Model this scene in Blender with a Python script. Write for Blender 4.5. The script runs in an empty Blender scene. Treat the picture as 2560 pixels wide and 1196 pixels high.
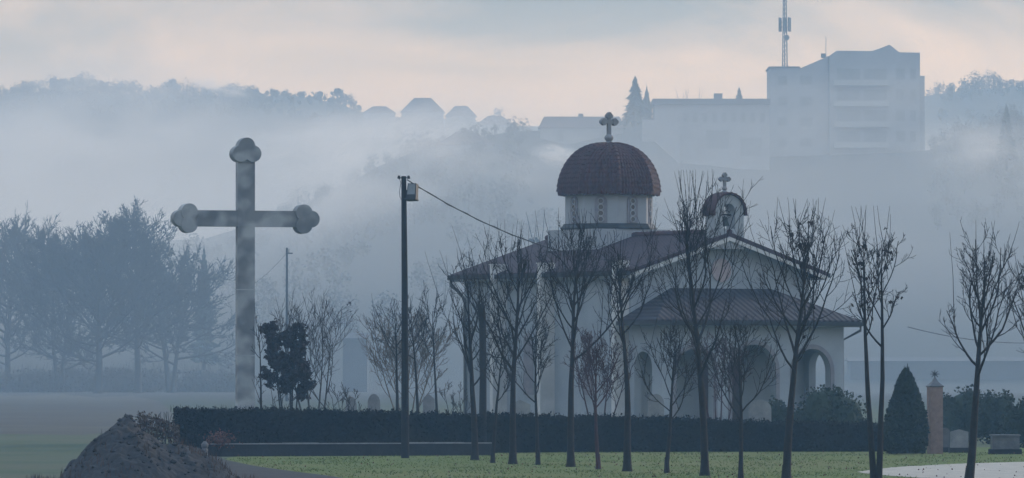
import bpy, math, random
from mathutils import Vector, Matrix, noise as mnoise
C = bpy.context.scene.collection
sc = bpy.context.scene
PI = math.pi
# ------------------------------------------------------------------ camera
F, CX, CY, HZ, EYE = 14000.0, 1280.0, 598.0, 930.0, 2.53
PITCH = math.atan((HZ - CY) / F)
cam = bpy.data.cameras.new('camera'); camo = bpy.data.objects.new('camera', cam); C.objects.link(camo)
cam.sensor_width = 36; cam.lens = 36 * F / 2560; cam.clip_start = 0.5; cam.clip_end = 6000
camo.location = (0, 0, EYE); camo.rotation_euler = (PI / 2 + PITCH, 0, 0)
sc.camera = camo
# ------------------------------------------------------------------ sky, sun, exposure
SUN_EL, SUN_AZ = math.radians(16), math.radians(52)      # azimuth clockwise from +Y
w = bpy.data.worlds.new('World'); sc.world = w; w.use_nodes = True
nt = w.node_tree; nt.nodes.clear()
def N(t, kind, **kw):
    n = t.nodes.new(kind)
    for k, v in kw.items():
        if k in n.inputs: n.inputs[k].default_value = v
        else: setattr(n, k, v)
    return n
out = N(nt, 'ShaderNodeOutputWorld'); bg = N(nt, 'ShaderNodeBackground')
sky = N(nt, 'ShaderNodeTexSky'); sky.sky_type = 'NISHITA'; sky.sun_disc = False
sky.sun_elevation = SUN_EL; sky.sun_rotation = SUN_AZ; sky.air_density = 1.0; sky.dust_density = 1.0; sky.ozone_density = 1.0
bg.inputs['Strength'].default_value = 0.12
geo = N(nt, 'ShaderNodeTexCoord')
mp = N(nt, 'ShaderNodeMapping'); mp.inputs['Scale'].default_value = (1, 1, 3.6); mp.inputs['Location'].default_value = (0.2377, 2.16174, -0.53565)
nt.links.new(geo.outputs['Generated'], mp.inputs['Vector'])
cn = N(nt, 'ShaderNodeTexNoise', Scale=13.0, Detail=6.0, Roughness=0.5, Distortion=0.7)
nt.links.new(mp.outputs['Vector'], cn.inputs['Vector'])
cr = N(nt, 'ShaderNodeMapRange'); cr.inputs['From Min'].default_value = .45; cr.inputs['From Max'].default_value = .66
nt.links.new(cn.outputs['Fac'], cr.inputs['Value'])
sx = N(nt, 'ShaderNodeSeparateXYZ'); nt.links.new(geo.outputs['Generated'], sx.inputs['Vector'])
def sky_ramp(stops):
    q = N(nt, 'ShaderNodeValToRGB'); e = q.color_ramp.elements
    while len(e) < len(stops): e.new(.5)
    for k, (p_, c_) in enumerate(stops): e[k].position = p_; e[k].color = (*c_, 1)
    nt.links.new(sx.outputs['Z'], q.inputs['Fac']); return q
thin = sky_ramp([(0, (9.3,7.4,5.2)), (.053, (8.5,6.9,4.8)), (.062, (7.3,6.1,4.4)), (.08, (6.0,5.6,4.9)), (.16, (6.0,6.4,6.9)), (.5, (6.4,8.2,10.4))])       # lit gaps
thick = sky_ramp([(0, (7.6,6.2,4.9)), (.047, (7.0,5.8,4.2)), (.056, (4.2,3.9,3.0)), (.066, (2.5,2.6,2.2)), (.16, (4.6,5.2,6.0)), (.5, (5.2,7.2,10.0))])       # grey cloud
cl = N(nt, 'ShaderNodeMix', data_type='RGBA'); nt.links.new(cr.outputs['Result'], cl.inputs['Factor'])
nt.links.new(thick.outputs['Color'], cl.inputs['A']); nt.links.new(thin.outputs['Color'], cl.inputs['B'])
mx = N(nt, 'ShaderNodeMix', data_type='RGBA'); mx.inputs['Factor'].default_value = 0.92
nt.links.new(sky.outputs['Color'], mx.inputs['A']); nt.links.new(cl.outputs['Result'], mx.inputs['B'])
nt.links.new(mx.outputs['Result'], bg.inputs['Color']); nt.links.new(bg.outputs['Background'], out.inputs['Surface'])
sd = bpy.data.lights.new('sun', 'SUN'); sd.energy = 1.9; sd.angle = math.radians(6); sd.color = (1.0, 0.87, 0.74)
so = bpy.data.objects.new('sun', sd); C.objects.link(so)
sdir = Vector((math.sin(SUN_AZ) * math.cos(SUN_EL), math.cos(SUN_AZ) * math.cos(SUN_EL), math.sin(SUN_EL)))
so.rotation_euler = sdir.to_track_quat('Z', 'Y').to_euler(); so.location = (200, 100, 200)
sc.view_settings.view_transform = 'Standard'; sc.view_settings.look = 'None'
sc.view_settings.exposure = 0.0; sc.view_settings.gamma = 1
sc.render.engine = 'CYCLES'
sc.cycles.use_denoising = True; sc.cycles.volume_bounces = 1; sc.cycles.max_bounces = 6
sc.cycles.volume_step_rate = 1.0; sc.cycles.volume_max_steps = 256
HAZE_DENSITY, HAZE_COL = 0.00060, (0.35, 0.64, 0.98, 1)

# ------------------------------------------------------------------ helpers
rng = random.Random(11)
def P(px, py, D):
    """the place at distance D (along y) whose picture is px, py in the 2560 wide photograph"""
    cp, sp = math.cos(PITCH), math.sin(PITCH)
    d = Vector((px - CX, F * cp - (CY - py) * sp, F * sp + (CY - py) * cp))
    return Vector((0, 0, EYE)) + d * (D / d.y)
def GD(py): return EYE * F / (py - HZ)
def G(px, py):
    p = P(px, py, GD(py)); return Vector((p.x, p.y, 0))

class MB:
    def __init__(s): s.v = []; s.f = []
    def add(s, vs, fs, M=None):
        o = len(s.v)
        s.v += [tuple(M @ Vector(v)) if M else tuple(v) for v in vs]
        s.f += [tuple(i + o for i in f) for f in fs]
    def box(s, x0, x1, y0, y1, z0, z1, M=None):
        s.add([(x0,y0,z0),(x1,y0,z0),(x1,y1,z0),(x0,y1,z0),(x0,y0,z1),(x1,y0,z1),(x1,y1,z1),(x0,y1,z1)],
              [(0,3,2,1),(4,5,6,7),(0,1,5,4),(1,2,6,5),(2,3,7,6),(3,0,4,7)], M)
    def tube(s, pts, rad, n=6, cap=True):
        o = len(s.v); k = len(pts)
        u = None
        for i, p in enumerate(pts):
            d = (pts[min(i+1,k-1)] - pts[max(i-1,0)])
            if d.length < 1e-9: d = Vector((0,0,1))
            d.normalize()
            if u is None:
                u = d.orthogonal().normalized()
            else:
                u = (u - d * u.dot(d))
                if u.length < 1e-6: u = d.orthogonal()
                u.normalize()
            w_ = d.cross(u)
            r = rad[i] if isinstance(rad, (list, tuple)) else rad
            for j in range(n):
                a = 2 * PI * j / n
                s.v.append(tuple(p + u * (r * math.cos(a)) + w_ * (r * math.sin(a))))
        for i in range(k - 1):
            for j in range(n):
                a, b = o + i*n + j, o + i*n + (j+1) % n
                s.f.append((a, b, b + n, a + n))
        if cap:
            s.f.append(tuple(o + j for j in reversed(range(n)))); s.f.append(tuple(o + (k-1)*n + j for j in range(n)))
    def lathe(s, prof, n=16, M=None, phase=0.0):
        vs, fs = [], []
        for r, z in prof:
            for j in range(n):
                a = phase + 2*PI*j/n; vs.append((r*math.cos(a), r*math.sin(a), z))
        for i in range(len(prof)-1):
            for j in range(n):
                a, b = i*n+j, i*n+(j+1) % n; fs.append((a, b, b+n, a+n))
        fs.append(tuple(reversed(range(n)))); fs.append(tuple((len(prof)-1)*n+j for j in range(n)))
        s.add(vs, fs, M)
    def prism(s, poly, y0, y1, M=None):
        """polygon in x,z pushed along y"""
        n = len(poly); vs = [(x, y0, z) for x, z in poly] + [(x, y1, z) for x, z in poly]
        fs = [tuple(range(n)), tuple(reversed(range(n, 2*n)))] + [(i, i+n, (i+1) % n + n, (i+1) % n) for i in range(n)]
        s.add(vs, fs, M)
    def leaf(s, c, size, r, asp=0.6):
        a = Vector((r.gauss(0,1), r.gauss(0,1), r.gauss(0,1))).normalized(); b = a.orthogonal().normalized()
        q = Matrix.Rotation(r.uniform(0, 2*PI), 3, a); b = q @ b; c2 = a.cross(b) * asp
        b = b * size * .5; c2 = c2 * size * .5
        s.add([c - b, c + c2, c + b, c - c2], [(0,1,2,3)])
    def build(s, name, mat, parent=None, smooth=False):
        me = bpy.data.meshes.new(name); me.from_pydata(s.v, [], s.f); me.update()
        if smooth: me.polygons.foreach_set('use_smooth', [True]*len(me.polygons))
        me.materials.append(mat)
        o = bpy.data.objects.new(name, me); C.objects.link(o)
        if parent: o.parent = parent
        return o
def tag(o, label=None, cat=None, group=None, kind=None):
    if label: o['label'] = label
    if cat: o['category'] = cat
    if group: o['group'] = group
    if kind: o['kind'] = kind
    return o
def thing(name, label, cat, loc=(0,0,0), rz=0, group=None):
    o = bpy.data.objects.new(name, None); C.objects.link(o); o.location = loc; o.rotation_euler = (0,0,rz)
    o.empty_display_size = .2
    return tag(o, label, cat, group)

def mat(name, c1, c2=None, scale=4.0, rough=0.8, bump=0.0, bscale=None, lo=.35, hi=.65, spec=0.3, metal=0.0, detail=6.0):
    m = bpy.data.materials.new(name); m.use_nodes = True; t = m.node_tree
    b = t.nodes['Principled BSDF']; b.inputs['Roughness'].default_value = rough; b.inputs['Metallic'].default_value = metal
    b.inputs['Specular IOR Level'].default_value = spec
    c2 = c2 or tuple(x*.75 for x in c1)
    tc = N(t, 'ShaderNodeTexCoord'); n = N(t, 'ShaderNodeTexNoise', Scale=scale, Detail=detail, Roughness=0.6)
    r = N(t, 'ShaderNodeValToRGB'); r.color_ramp.elements[0].position = lo; r.color_ramp.elements[1].position = hi
    r.color_ramp.elements[0].color = (*c1, 1); r.color_ramp.elements[1].color = (*c2, 1)
    t.links.new(tc.outputs['Object'], n.inputs['Vector']); t.links.new(n.outputs['Fac'], r.inputs['Fac'])
    t.links.new(r.outputs['Color'], b.inputs['Base Color'])
    if bump:
        n2 = N(t, 'ShaderNodeTexNoise', Scale=bscale or scale*6, Detail=4.0); bp = N(t, 'ShaderNodeBump', Strength=bump, Distance=0.05)
        t.links.new(tc.outputs['Object'], n2.inputs['Vector']); t.links.new(n2.outputs['Fac'], bp.inputs['Height']); t.links.new(bp.outputs['Normal'], b.inputs['Normal'])
    return m
M = {}
M['bark'] = mat('bark', (.024,.020,.019), (.012,.011,.011), 9, .95, .5)
M['bark_grey'] = mat('bark_grey', (.06,.054,.05), (.032,.029,.028), 9, .95, .5)
M['twig_red'] = mat('twig_red', (.06,.026,.028), (.035,.017,.02), 6, .9)
M['twig_pale'] = mat('twig_pale', (.16,.13,.10), (.10,.085,.07), 2, .95)
M['leaf_dead'] = mat('leaf_dead', (.035,.022,.02), (.02,.014,.012), 5, .8)
M['leaf_brown'] = mat('leaf_brown', (.09,.055,.04), (.045,.035,.028), .5, .9)
M['leaf_dark'] = mat('leaf_dark', (.014,.022,.016), (.028,.038,.024), 1.6, .9, spec=.15)
M['leaf_hedge'] = mat('leaf_hedge', (.006,.008,.010), (.018,.016,.013), .9, .95, spec=.1)
M['leaf_bush'] = mat('leaf_bush', (.022,.035,.025), (.045,.055,.038), 1.5, .9, spec=.15)
M['leaf_rust'] = mat('leaf_rust', (.13,.05,.035), (.07,.035,.028), 2, .9)
M['conifer'] = mat('conifer', (.018,.03,.024), (.03,.042,.03), 1, .9)
M['woods'] = mat('woods', (.06,.05,.045), (.035,.035,.032), .15, .95)
M['white'] = mat('white_plaster', (.335,.35,.375), (.28,.295,.32), 1.2, .9, .1)
M['plaster'] = mat('pale_plaster', (.325,.35,.385), (.26,.285,.32), .8, .9, .12, 25)
M['trim'] = mat('trim_white', (.56,.55,.55), (.46,.46,.46), 2, .7)
M['panel'] = mat('window_panel', (.23,.22,.24), (.18,.17,.19), 4, .9)
M['glass'] = mat('dark_glass', (.03,.035,.04), (.02,.022,.03), 3, .12, spec=.6)
M['metal'] = mat('grey_metal', (.10,.105,.11), (.07,.075,.08), 5, .45, metal=.4)
M['dark_metal'] = mat('dark_metal', (.03,.032,.036), (.02,.021,.024), 5, .5, metal=.3)
M['bronze'] = mat('bronze', (.045,.05,.042), (.03,.034,.03), 6, .45, metal=.6)
M['pole'] = mat('pole_wood', (.018,.018,.019), (.010,.010,.012), 3, .9, .4)
M['soil'] = mat('dark_soil', (.034,.031,.033), (.018,.017,.019), .8, .98, .9, 3)
M['mound'] = mat('heap_soil', (.040,.039,.042), (.022,.022,.025), .9, .98, .9, 5)
M['stone'] = mat('head_stone', (.25,.25,.26), (.16,.16,.175), 3, .7, .2)
M['stone_dark'] = mat('head_stone_dark', (.12,.12,.13), (.07,.07,.08), 3, .5, .2)
M['wallstone'] = mat('wall_stone', (.032,.032,.036), (.02,.02,.023), 2, .9, .4)
M['brick'] = mat('post_brick', (.27,.19,.165), (.2,.135,.12), 5, .9, .3)
M['wood'] = mat('door_wood', (.06,.035,.025), (.04,.024,.018), 4, .7)
M['far_wall'] = mat('far_wall', (.30,.30,.31), (.24,.24,.25), .2, .9)
M['far_wall_dark'] = mat('far_wall_dark', (.08,.08,.09), (.06,.06,.07), .2, .9)
M['far_glass'] = mat('far_glass', (.19,.195,.20), (.16,.165,.17), .5, .4)
M['far_white'] = mat('far_white', (.345,.345,.345), (.31,.31,.31), .3, .9)
M['far_roof'] = mat('far_roof', (.11,.065,.055), (.07,.05,.045), .5, .9)
M['path'] = mat('pale_gravel', (.46,.41,.35), (.33,.30,.265), 1.6, .95, .5, 22)
M['field'] = mat('ploughed_field', (.05,.046,.045), (.07,.068,.055), .12, .98, .6, 1.5)

def tile_mat(name, c1, c2, period, axis):
    m = mat(name, c1, c2, 2.5, .75, 0, lo=.3, hi=.7); t = m.node_tree; b = t.nodes['Principled BSDF']
    tc = N(t, 'ShaderNodeTexCoord'); wv = N(t, 'ShaderNodeTexWave', Scale=PI*2/period/20*1.0, Distortion=.3, Detail=1.0)
    wv.wave_type = 'BANDS'; wv.bands_direction = axis; wv.wave_profile = 'SIN'
    w2 = N(t, 'ShaderNodeTexWave', Scale=PI*2/(period*1.6)/20, Distortion=.6, Detail=2.0); w2.bands_direction = 'X' if axis == 'Y' else 'Y'; w2.wave_profile = 'SAW'
    ad = N(t, 'ShaderNodeMath', operation='ADD'); bp = N(t, 'ShaderNodeBump', Strength=.9, Distance=.06)
    for x in (wv, w2): t.links.new(tc.outputs['Object'], x.inputs['Vector'])
    t.links.new(wv.outputs['Fac'], ad.inputs[0]); t.links.new(w2.outputs['Fac'], ad.inputs[1])
    t.links.new(ad.outputs[0], bp.inputs['Height']); t.links.new(bp.outputs['Normal'], b.inputs['Normal'])
    return m
M['tile'] = tile_mat('roof_tiles', (.06,.030,.036), (.036,.021,.028), .25, 'Y')
M['tile_dome'] = mat('dome_tiles', (.075,.028,.03), (.038,.018,.022), 3.5, .7, .25, 20, .3, .7)

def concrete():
    m = mat('mottled_concrete', (.26,.265,.275), (.17,.18,.195), .9, .55, .12, 18, .38, .62, detail=2.5)
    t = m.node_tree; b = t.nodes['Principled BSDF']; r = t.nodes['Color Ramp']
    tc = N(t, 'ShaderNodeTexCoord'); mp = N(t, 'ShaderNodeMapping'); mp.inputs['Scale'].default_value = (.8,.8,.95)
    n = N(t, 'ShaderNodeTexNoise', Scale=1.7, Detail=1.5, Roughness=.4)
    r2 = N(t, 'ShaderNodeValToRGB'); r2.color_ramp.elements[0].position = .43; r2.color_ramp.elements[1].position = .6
    r2.color_ramp.elements[0].color = (.74,.74,.75,1); r2.color_ramp.elements[1].color = (1.4,1.4,1.4,1)  # noise blotches, lighter and darker, multiplied over the base tone
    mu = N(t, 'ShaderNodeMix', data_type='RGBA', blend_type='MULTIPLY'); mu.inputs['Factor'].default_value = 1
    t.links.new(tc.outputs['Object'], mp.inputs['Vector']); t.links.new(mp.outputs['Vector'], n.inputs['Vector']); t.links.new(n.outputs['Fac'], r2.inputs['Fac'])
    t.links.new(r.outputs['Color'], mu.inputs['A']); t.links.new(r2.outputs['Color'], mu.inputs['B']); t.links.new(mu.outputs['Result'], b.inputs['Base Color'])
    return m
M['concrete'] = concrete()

def grass_mat(name, a, b_, c, s):
    m = mat(name, a, b_, s, .95, .8, 6); t = m.node_tree; b = t.nodes['Principled BSDF']; r = t.nodes['Color Ramp']
    tc = N(t, 'ShaderNodeTexCoord'); n = N(t, 'ShaderNodeTexNoise', Scale=.09, Detail=5.0)
    r2 = N(t, 'ShaderNodeValToRGB'); r2.color_ramp.elements[0].position = .45; r2.color_ramp.elements[1].position = .62
    mu = N(t, 'ShaderNodeMix', data_type='RGBA'); mu.inputs['B'].default_value = (*c, 1)
    t.links.new(tc.outputs['Object'], n.inputs['Vector']); t.links.new(n.outputs['Fac'], r2.inputs['Fac']); t.links.new(r2.outputs['Color'], mu.inputs['Factor'])
    t.links.new(r.outputs['Color'], mu.inputs['A']); t.links.new(mu.outputs['Result'], b.inputs['Base Color'])
    return m
M['ground'] = grass_mat('rough_grass', (.065,.09,.045), (.045,.065,.034), (.075,.085,.05), .5)
t = M['ground'].node_tree; b_ = t.nodes['Principled BSDF']; src = b_.inputs['Base Color'].links[0].from_socket     # beyond the meadow: dark wooded land
gx = N(t, 'ShaderNodeNewGeometry'); sp_ = N(t, 'ShaderNodeSeparateXYZ'); t.links.new(gx.outputs['Position'], sp_.inputs['Vector'])
mr_ = N(t, 'ShaderNodeMapRange'); mr_.inputs['From Min'].default_value = 330; mr_.inputs['From Max'].default_value = 560; t.links.new(sp_.outputs['Y'], mr_.inputs['Value'])
mm = N(t, 'ShaderNodeMix', data_type='RGBA'); mm.inputs['B'].default_value = (.03,.03,.028,1); t.links.new(mr_.outputs['Result'], mm.inputs['Factor'])
t.links.new(src, mm.inputs['A']); t.links.new(mm.outputs['Result'], b_.inputs['Base Color'])
M['lawn'] = grass_mat('lawn_grass', (.092,.125,.016), (.066,.098,.012), (.105,.115,.026), .9)
M['blade'] = mat('grass_blades', (.095,.13,.02), (.07,.10,.014), .6, .9)

# ------------------------------------------------------------------ terrain
YB = [(-1500,660),(0,640),(500,600),(700,540),(850,470),(950,420),(1000,398),(1100,366),(1200,346),(1300,326),(1340,322),(1400,338),(1560,305),(1640,302),(1700,372),(1900,392),(2310,382),(2400,335),(2560,305),(4000,300)]
YA = [(-2500,262),(0,250),(100,236),(200,228),(300,240),(420,236),(520,246),(640,252),(740,250),(800,260),(870,268),(920,290),(1000,300),(1100,306),(1200,314),(1300,324),(1500,330),(2000,300),(2310,252),(2400,236),(2560,226),(4500,230)]
def interp(tab, x):
    if x <= tab[0][0]: return tab[0][1]
    for (a, ya), (b, yb) in zip(tab, tab[1:]):
        if x <= b:
            t = (x-a)/(b-a); t = t*t*(3-2*t); return ya + (yb-ya)*t
    return tab[-1][1]
DB, DA = 1000.0, 1500.0
def terrain(x, y):
    zb = EYE + (HZ - interp(YB, CX + x*F/DB)) * DB / F
    za = EYE + (HZ - interp(YA, CX + x*F/DA)) * DA / F
    if y < 725: z = 0.0
    elif y < DB: t = (y-725)/(DB-725); z = zb * (t**1.15)
    elif y < 1130: t = (y-DB)/130; z = zb*(1-.1*t)
    elif y < DA: t = (y-1130)/(DA-1130); t = t*t*(3-2*t); z = zb*.9*(1-t) + za*t
    else: z = za*(1-.25*min(1,(y-DA)/500))
    if y > 520: z += mnoise.noise(Vector((x*.03, y*.03, 0)))*min(1.2, max(0,y-725)*.006)
    return z
mb = MB()
xs = [-600,-450,-330,-250] + [-200+5*i for i in range(81)] + [250,330,450,600]
ys = [-12, 60, 120, 200, 300, 400, 470] + [480+20*i for i in range(62)] + [1760, 1850, 1950]
nx = len(xs)
for y in ys:
    for x in xs: mb.v.append((x, y, terrain(x, y)))
for j in range(len(ys)-1):
    for i in range(nx-1): mb.f.append((j*nx+i, j*nx+i+1, (j+1)*nx+i+1, (j+1)*nx+i))
tag(mb.build('ground', M['ground'], smooth=True), kind='structure')

def sheet(name, pts, m, z):
    b = MB(); b.v = [(p.x, p.y, z) for p in pts]; b.f = [tuple(range(len(pts)))]
    return tag(b.build(name, m), kind='structure')
def smooth_poly(pix, n=6):
    """Catmull-Rom through ground points given in the photograph"""
    g = [G(*p) for p in pix]; o = []
    for i in range(len(g)-1):
        p0, p1, p2, p3 = g[max(i-1,0)], g[i], g[i+1], g[min(i+2,len(g)-1)]
        for k in range(n):
            t = k/n; o.append(.5*((2*p1)+(p2-p0)*t+(2*p0-5*p1+4*p2-p3)*t*t+(3*p1-p0-3*p2+p3)*t**3))
    o.append(g[-1]); return o
lawn_edge = smooth_poly([(560,1149),(640,1166),(740,1180),(840,1193),(960,1215),(1100,1250)])
lawn_pts = lawn_edge + [Vector((12, 80, 0)), Vector((60, 80, 0)), Vector((60, 190, 0)), Vector((-8, 186, 0))]
sheet('lawn', lawn_pts, M['lawn'], .004)
sheet('field', [G(-300,1083), G(200,1088), G(420,1072), G(440,1040), G(400,1004), G(330,990), G(240,994), G(150,986), G(60,990), G(-300,986)], M['field'], .004)
soil_pts = [Vector((p.x-.02, p.y+.05, 0)) for p in lawn_edge] + [Vector((2, 85, 0)), Vector((-40, 85, 0)), G(100,1215), G(300,1160), G(470,1135), G(540,1138)]
sheet('soil', soil_pts, M['soil'], .008)
path_far = smooth_poly([(2140,1181),(2230,1170),(2330,1164),(2440,1159),(2600,1155),(2800,1152)])
path_near = smooth_poly([(2900,1230),(2560,1206),(2400,1200),(2290,1195),(2200,1188),(2140,1181.2)])
pr_ = random.Random(2); path_pts = path_far + path_near[:-1]; fine = []
for i, p_ in enumerate(path_pts):
    q_ = path_pts[(i+1) % len(path_pts)]; m_ = max(1, int((q_-p_).length/.35))
    for k in range(m_): c_ = p_.lerp(q_, k/m_); fine.append(c_ + Vector((pr_.uniform(-.06,.06), pr_.uniform(-.22,.22), 0)))
sheet('path', fine, M['path'], .012)
# grass blades of the lawn
g = MB(); r = random.Random(5)
def in_poly(x, y, poly):
    c = False; j = len(poly)-1
    for i in range(len(poly)):
        a, b = poly[i], poly[j]
        if (a.y > y) != (b.y > y) and x < (b.x-a.x)*(y-a.y)/(b.y-a.y)+a.x: c = not c
        j = i
    return c
pp = path_far + path_near
for i in range(30000):
    y = r.uniform(126, 179); x = r.uniform(-.062, .098)*y
    if not in_poly(x, y, lawn_pts) or in_poly(x, y, pp): continue
    if mnoise.noise(Vector((x*.5, y*.25, 3))) < r.uniform(-.5, .35): continue
    h = r.uniform(.02, .055)*(1+.7*mnoise.noise(Vector((x*.8,y*.4,7)))); a = r.uniform(0, PI); dx, dy = math.cos(a)*.016, math.sin(a)*.016
    g.add([(x-dx,y-dy,.003),(x+dx,y+dy,.003),(x+r.uniform(-.05,.05), y+r.uniform(-.05,.05), h)], [(0,1,2)])
tag(g.build('grass', M['blade']), 'short green grass blades of the lawn under the young trees', 'grass', kind='stuff')

b = MB(); r = random.Random(23)
for i in range(420):
    y = r.uniform(128, 176); x = r.uniform(-.05, .095)*y
    if not in_poly(x, y, lawn_pts): continue
    b.leaf(Vector((x, y, r.uniform(.02,.05))), r.uniform(.035,.07), r, .75)
tag(b.build('fallen_leaves', M['leaf_rust']), 'brown fallen leaves scattered over the lawn', 'fallen leaves', kind='stuff')
# ------------------------------------------------------------------ chapel
TH = math.radians(33)
corner = P(1575, 684, 197.0)
HW, HL = 4.3, 5.9
ux = Vector((math.cos(TH), math.sin(TH), 0)); uy = Vector((-math.sin(TH), math.cos(TH), 0))
cpos = corner + ux*HW + uy*HL
EZ, RZ = 6.12, 7.5                                     # top of the roof at eave and ridge
chap = thing('chapel', 'small white chapel with a red tiled dome, bell gable and arched porch', 'chapel', (cpos.x, cpos.y, 0), TH)
def wall_arches(b, w0, w1, zt, arches, t0, t1, axis='x', z0=0.0, ztop=None):
    """wall along an axis from w0 to w1, thickness t0..t1, arches = (centre, half width, spring, sill)"""
    ss = set([w0, w1]); 
    for c, h, sp, si in arches:
        ss |= {c + h*math.sin(math.radians(a)) for a in range(-90, 91, 10)}
    if ztop: ss |= {w0 + (w1-w0)*k/24 for k in range(25)}
    ss = sorted(ss); ss = [s for i, s in enumerate(ss) if i == 0 or s - ss[i-1] > 1e-5]
    f = ztop or (lambda s: zt)
    def q(pts):
        b.add([(s, t, z) if axis == 'x' else (t, s, z) for s, t, z in pts], [tuple(range(len(pts)))])
    def prism(a, c, za0, zc0, za1, zc1, left, right):
        q([(a,t0,za0),(c,t0,zc0),(c,t0,zc1),(a,t0,za1)]); q([(a,t1,za0),(a,t1,za1),(c,t1,zc1),(c,t1,zc0)])
        q([(a,t0,za0),(a,t1,za0),(c,t1,zc0),(c,t0,zc0)]); q([(a,t0,za1),(c,t0,zc1),(c,t1,zc1),(a,t1,za1)])
        if left: q([(a,t0,za0),(a,t0,za1),(a,t1,za1),(a,t1,za0)])
        if right: q([(c,t0,zc0),(c,t1,zc0),(c,t1,zc1),(c,t0,zc1)])
    for a, c in zip(ss, ss[1:]):
        mid = (a+c)/2; hit = None
        for A in arches:
            if abs(mid-A[0]) < A[1]: hit = A
        if hit:
            cc, h, sp, si = hit
            top = lambda s: sp + math.sqrt(max(0, h*h-(s-cc)**2))
            prism(a, c, top(a), top(c), f(a), f(c), False, False)
            if si > z0: prism(a, c, z0, z0, si, si, False, False)
        else:
            prism(a, c, z0, z0, f(a), f(c), True, True)
def trefoil_cross(b, M_, width, z0, z1, zc, bar, lobe, t):
    b.box(-bar/2, bar/2, -t/2, t/2, z0, z1-lobe*1.3, M_)
    b.box(-width/2+lobe*1.2, width/2-lobe*1.2, -t/2*.98, t/2*.98, zc-bar/2, zc+bar/2, M_)
    def disc(x, z, r, th):
        b.prism([(x+r*math.cos(2*PI*k/18), z+r*math.sin(2*PI*k/18)) for k in range(18)], -th/2, th/2, M_)
    for sx in (-1, 1):
        cx = sx*(width/2-lobe*1.75); disc(cx, zc+lobe*.62, lobe, t*1.3); disc(cx, zc-lobe*.62, lobe, t*1.27); disc(sx*(width/2-lobe), zc, lobe, t*1.2)
    ct = z1-lobe*1.75; disc(lobe*.62, ct, lobe, t*1.3); disc(-lobe*.62, ct, lobe, t*1.27); disc(0, z1-lobe, lobe, t*1.2)
# walls
WX, WY0, WY1 = 3.88, -5.35, 5.6
b = MB(); sl = (RZ-EZ)/HW
b.prism([(-WX,0),(WX,0),(WX,RZ-.18-sl*WX),(0,RZ-.18),(-WX,RZ-.18-sl*WX)], WY0, WY1)
b.build('wall', M['plaster'], chap)
b = MB(); b.box(-WX-.06, WX+.06, WY0-.06, WY1+.06, 0, .45); b.build('plinth', M['wallstone'], chap)
b = MB()
b.prism([(-HW,EZ),(0,RZ),(HW,EZ),(HW,EZ-.13),(0,RZ-.14),(-HW,EZ-.13)], -HL, HL)
rf = b.build('roof', M['tile'], chap)
b = MB()
n = 34
for i in range(n):                                      # ridge cap tiles
    y0 = -HL + 2*HL*i/n; b.tube([Vector((0,y0,RZ+.0)), Vector((0,y0+2*HL/n+.04,RZ+.035))], .11, 8)
b.build('ridge_tiles', M['tile_dome'], rf)
for yy in (-HL-.03, HL-.02):                            # white barge boards under the front and rear rake
    b = MB()
    for s in (-1, 1):
        b.add([(s*HW,yy,EZ-.16),(0,yy,RZ-.17),(0,yy,RZ-.31),(s*HW,yy,EZ-.30),(s*HW,yy+.05,EZ-.16),(0,yy+.05,RZ-.17),(0,yy+.05,RZ-.31),(s*HW,yy+.05,EZ-.30)],
              [(0,1,2,3),(7,6,5,4),(0,4,5,1),(3,2,6,7),(0,3,7,4)])
    b.build('barge_board', M['trim'], rf)
b = MB()
for s in (-1, 1):
    b.box(min(s*HW, s*WX), max(s*HW, s*WX), -HL+.1, HL-.1, EZ-.28, EZ-.21)
b.build('soffit', M['plaster'], rf)
for s in (-1, 1):
    b = MB(); b.box(min(s*(HW-.02), s*(HW+.14)), max(s*(HW-.02), s*(HW+.14)), -HL, HL, EZ-.2, EZ-.04); b.build('gutter', M['dark_metal'], rf)
# down pipe at the rear left corner, and right porch
b = MB(); b.tube([Vector(p) for p in ((-HW-.06,HL-.15,EZ-.1),(-HW-.06,HL-.15,EZ-.42),(-WX-.22,HL-.3,EZ-.66),(-WX-.1,WY1-.2,EZ-.95),(-WX-.1,WY1-.2,0.05))], .06, 8)
b.build('downpipe', M['metal'], chap)
for y in (-5.12, -.35, 2.8):
    b = MB(); b.box(-HW-.2, -WX+.02, y-.1, y+.1, .02, 6.42); b.box(-HW-.23, -WX-.02, y-.13, y+.13, 6.423, 6.46)
    b.build('pilaster', M['trim'], chap)
def arch_poly(c, h, z0, zs, n=12): return [(c-h,z0),(c+h,z0)] + [(c+h*math.cos(PI*k/n), zs+h*math.sin(PI*k/n)) for k in range(n+1)]
RotL = Matrix.Rotation(-PI/2, 4, 'Z')                   # local x -> -y: things in the left wall
for y in (1.2, -2.7):
    b = MB(); b.prism(arch_poly(0,.42,1.6,3.6), 0, .03, Matrix.Translation((-WX-.034,y,0)) @ RotL @ Matrix.Rotation(0,4,'Z'))
    wn = b.build('window', M['plaster'], chap)
    b = MB(); b.prism(arch_poly(0,.32,1.7,3.6), 0, .02, Matrix.Translation((-WX-.058,y,0)) @ RotL)
    b.build('pane', M['panel'], wn)
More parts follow.
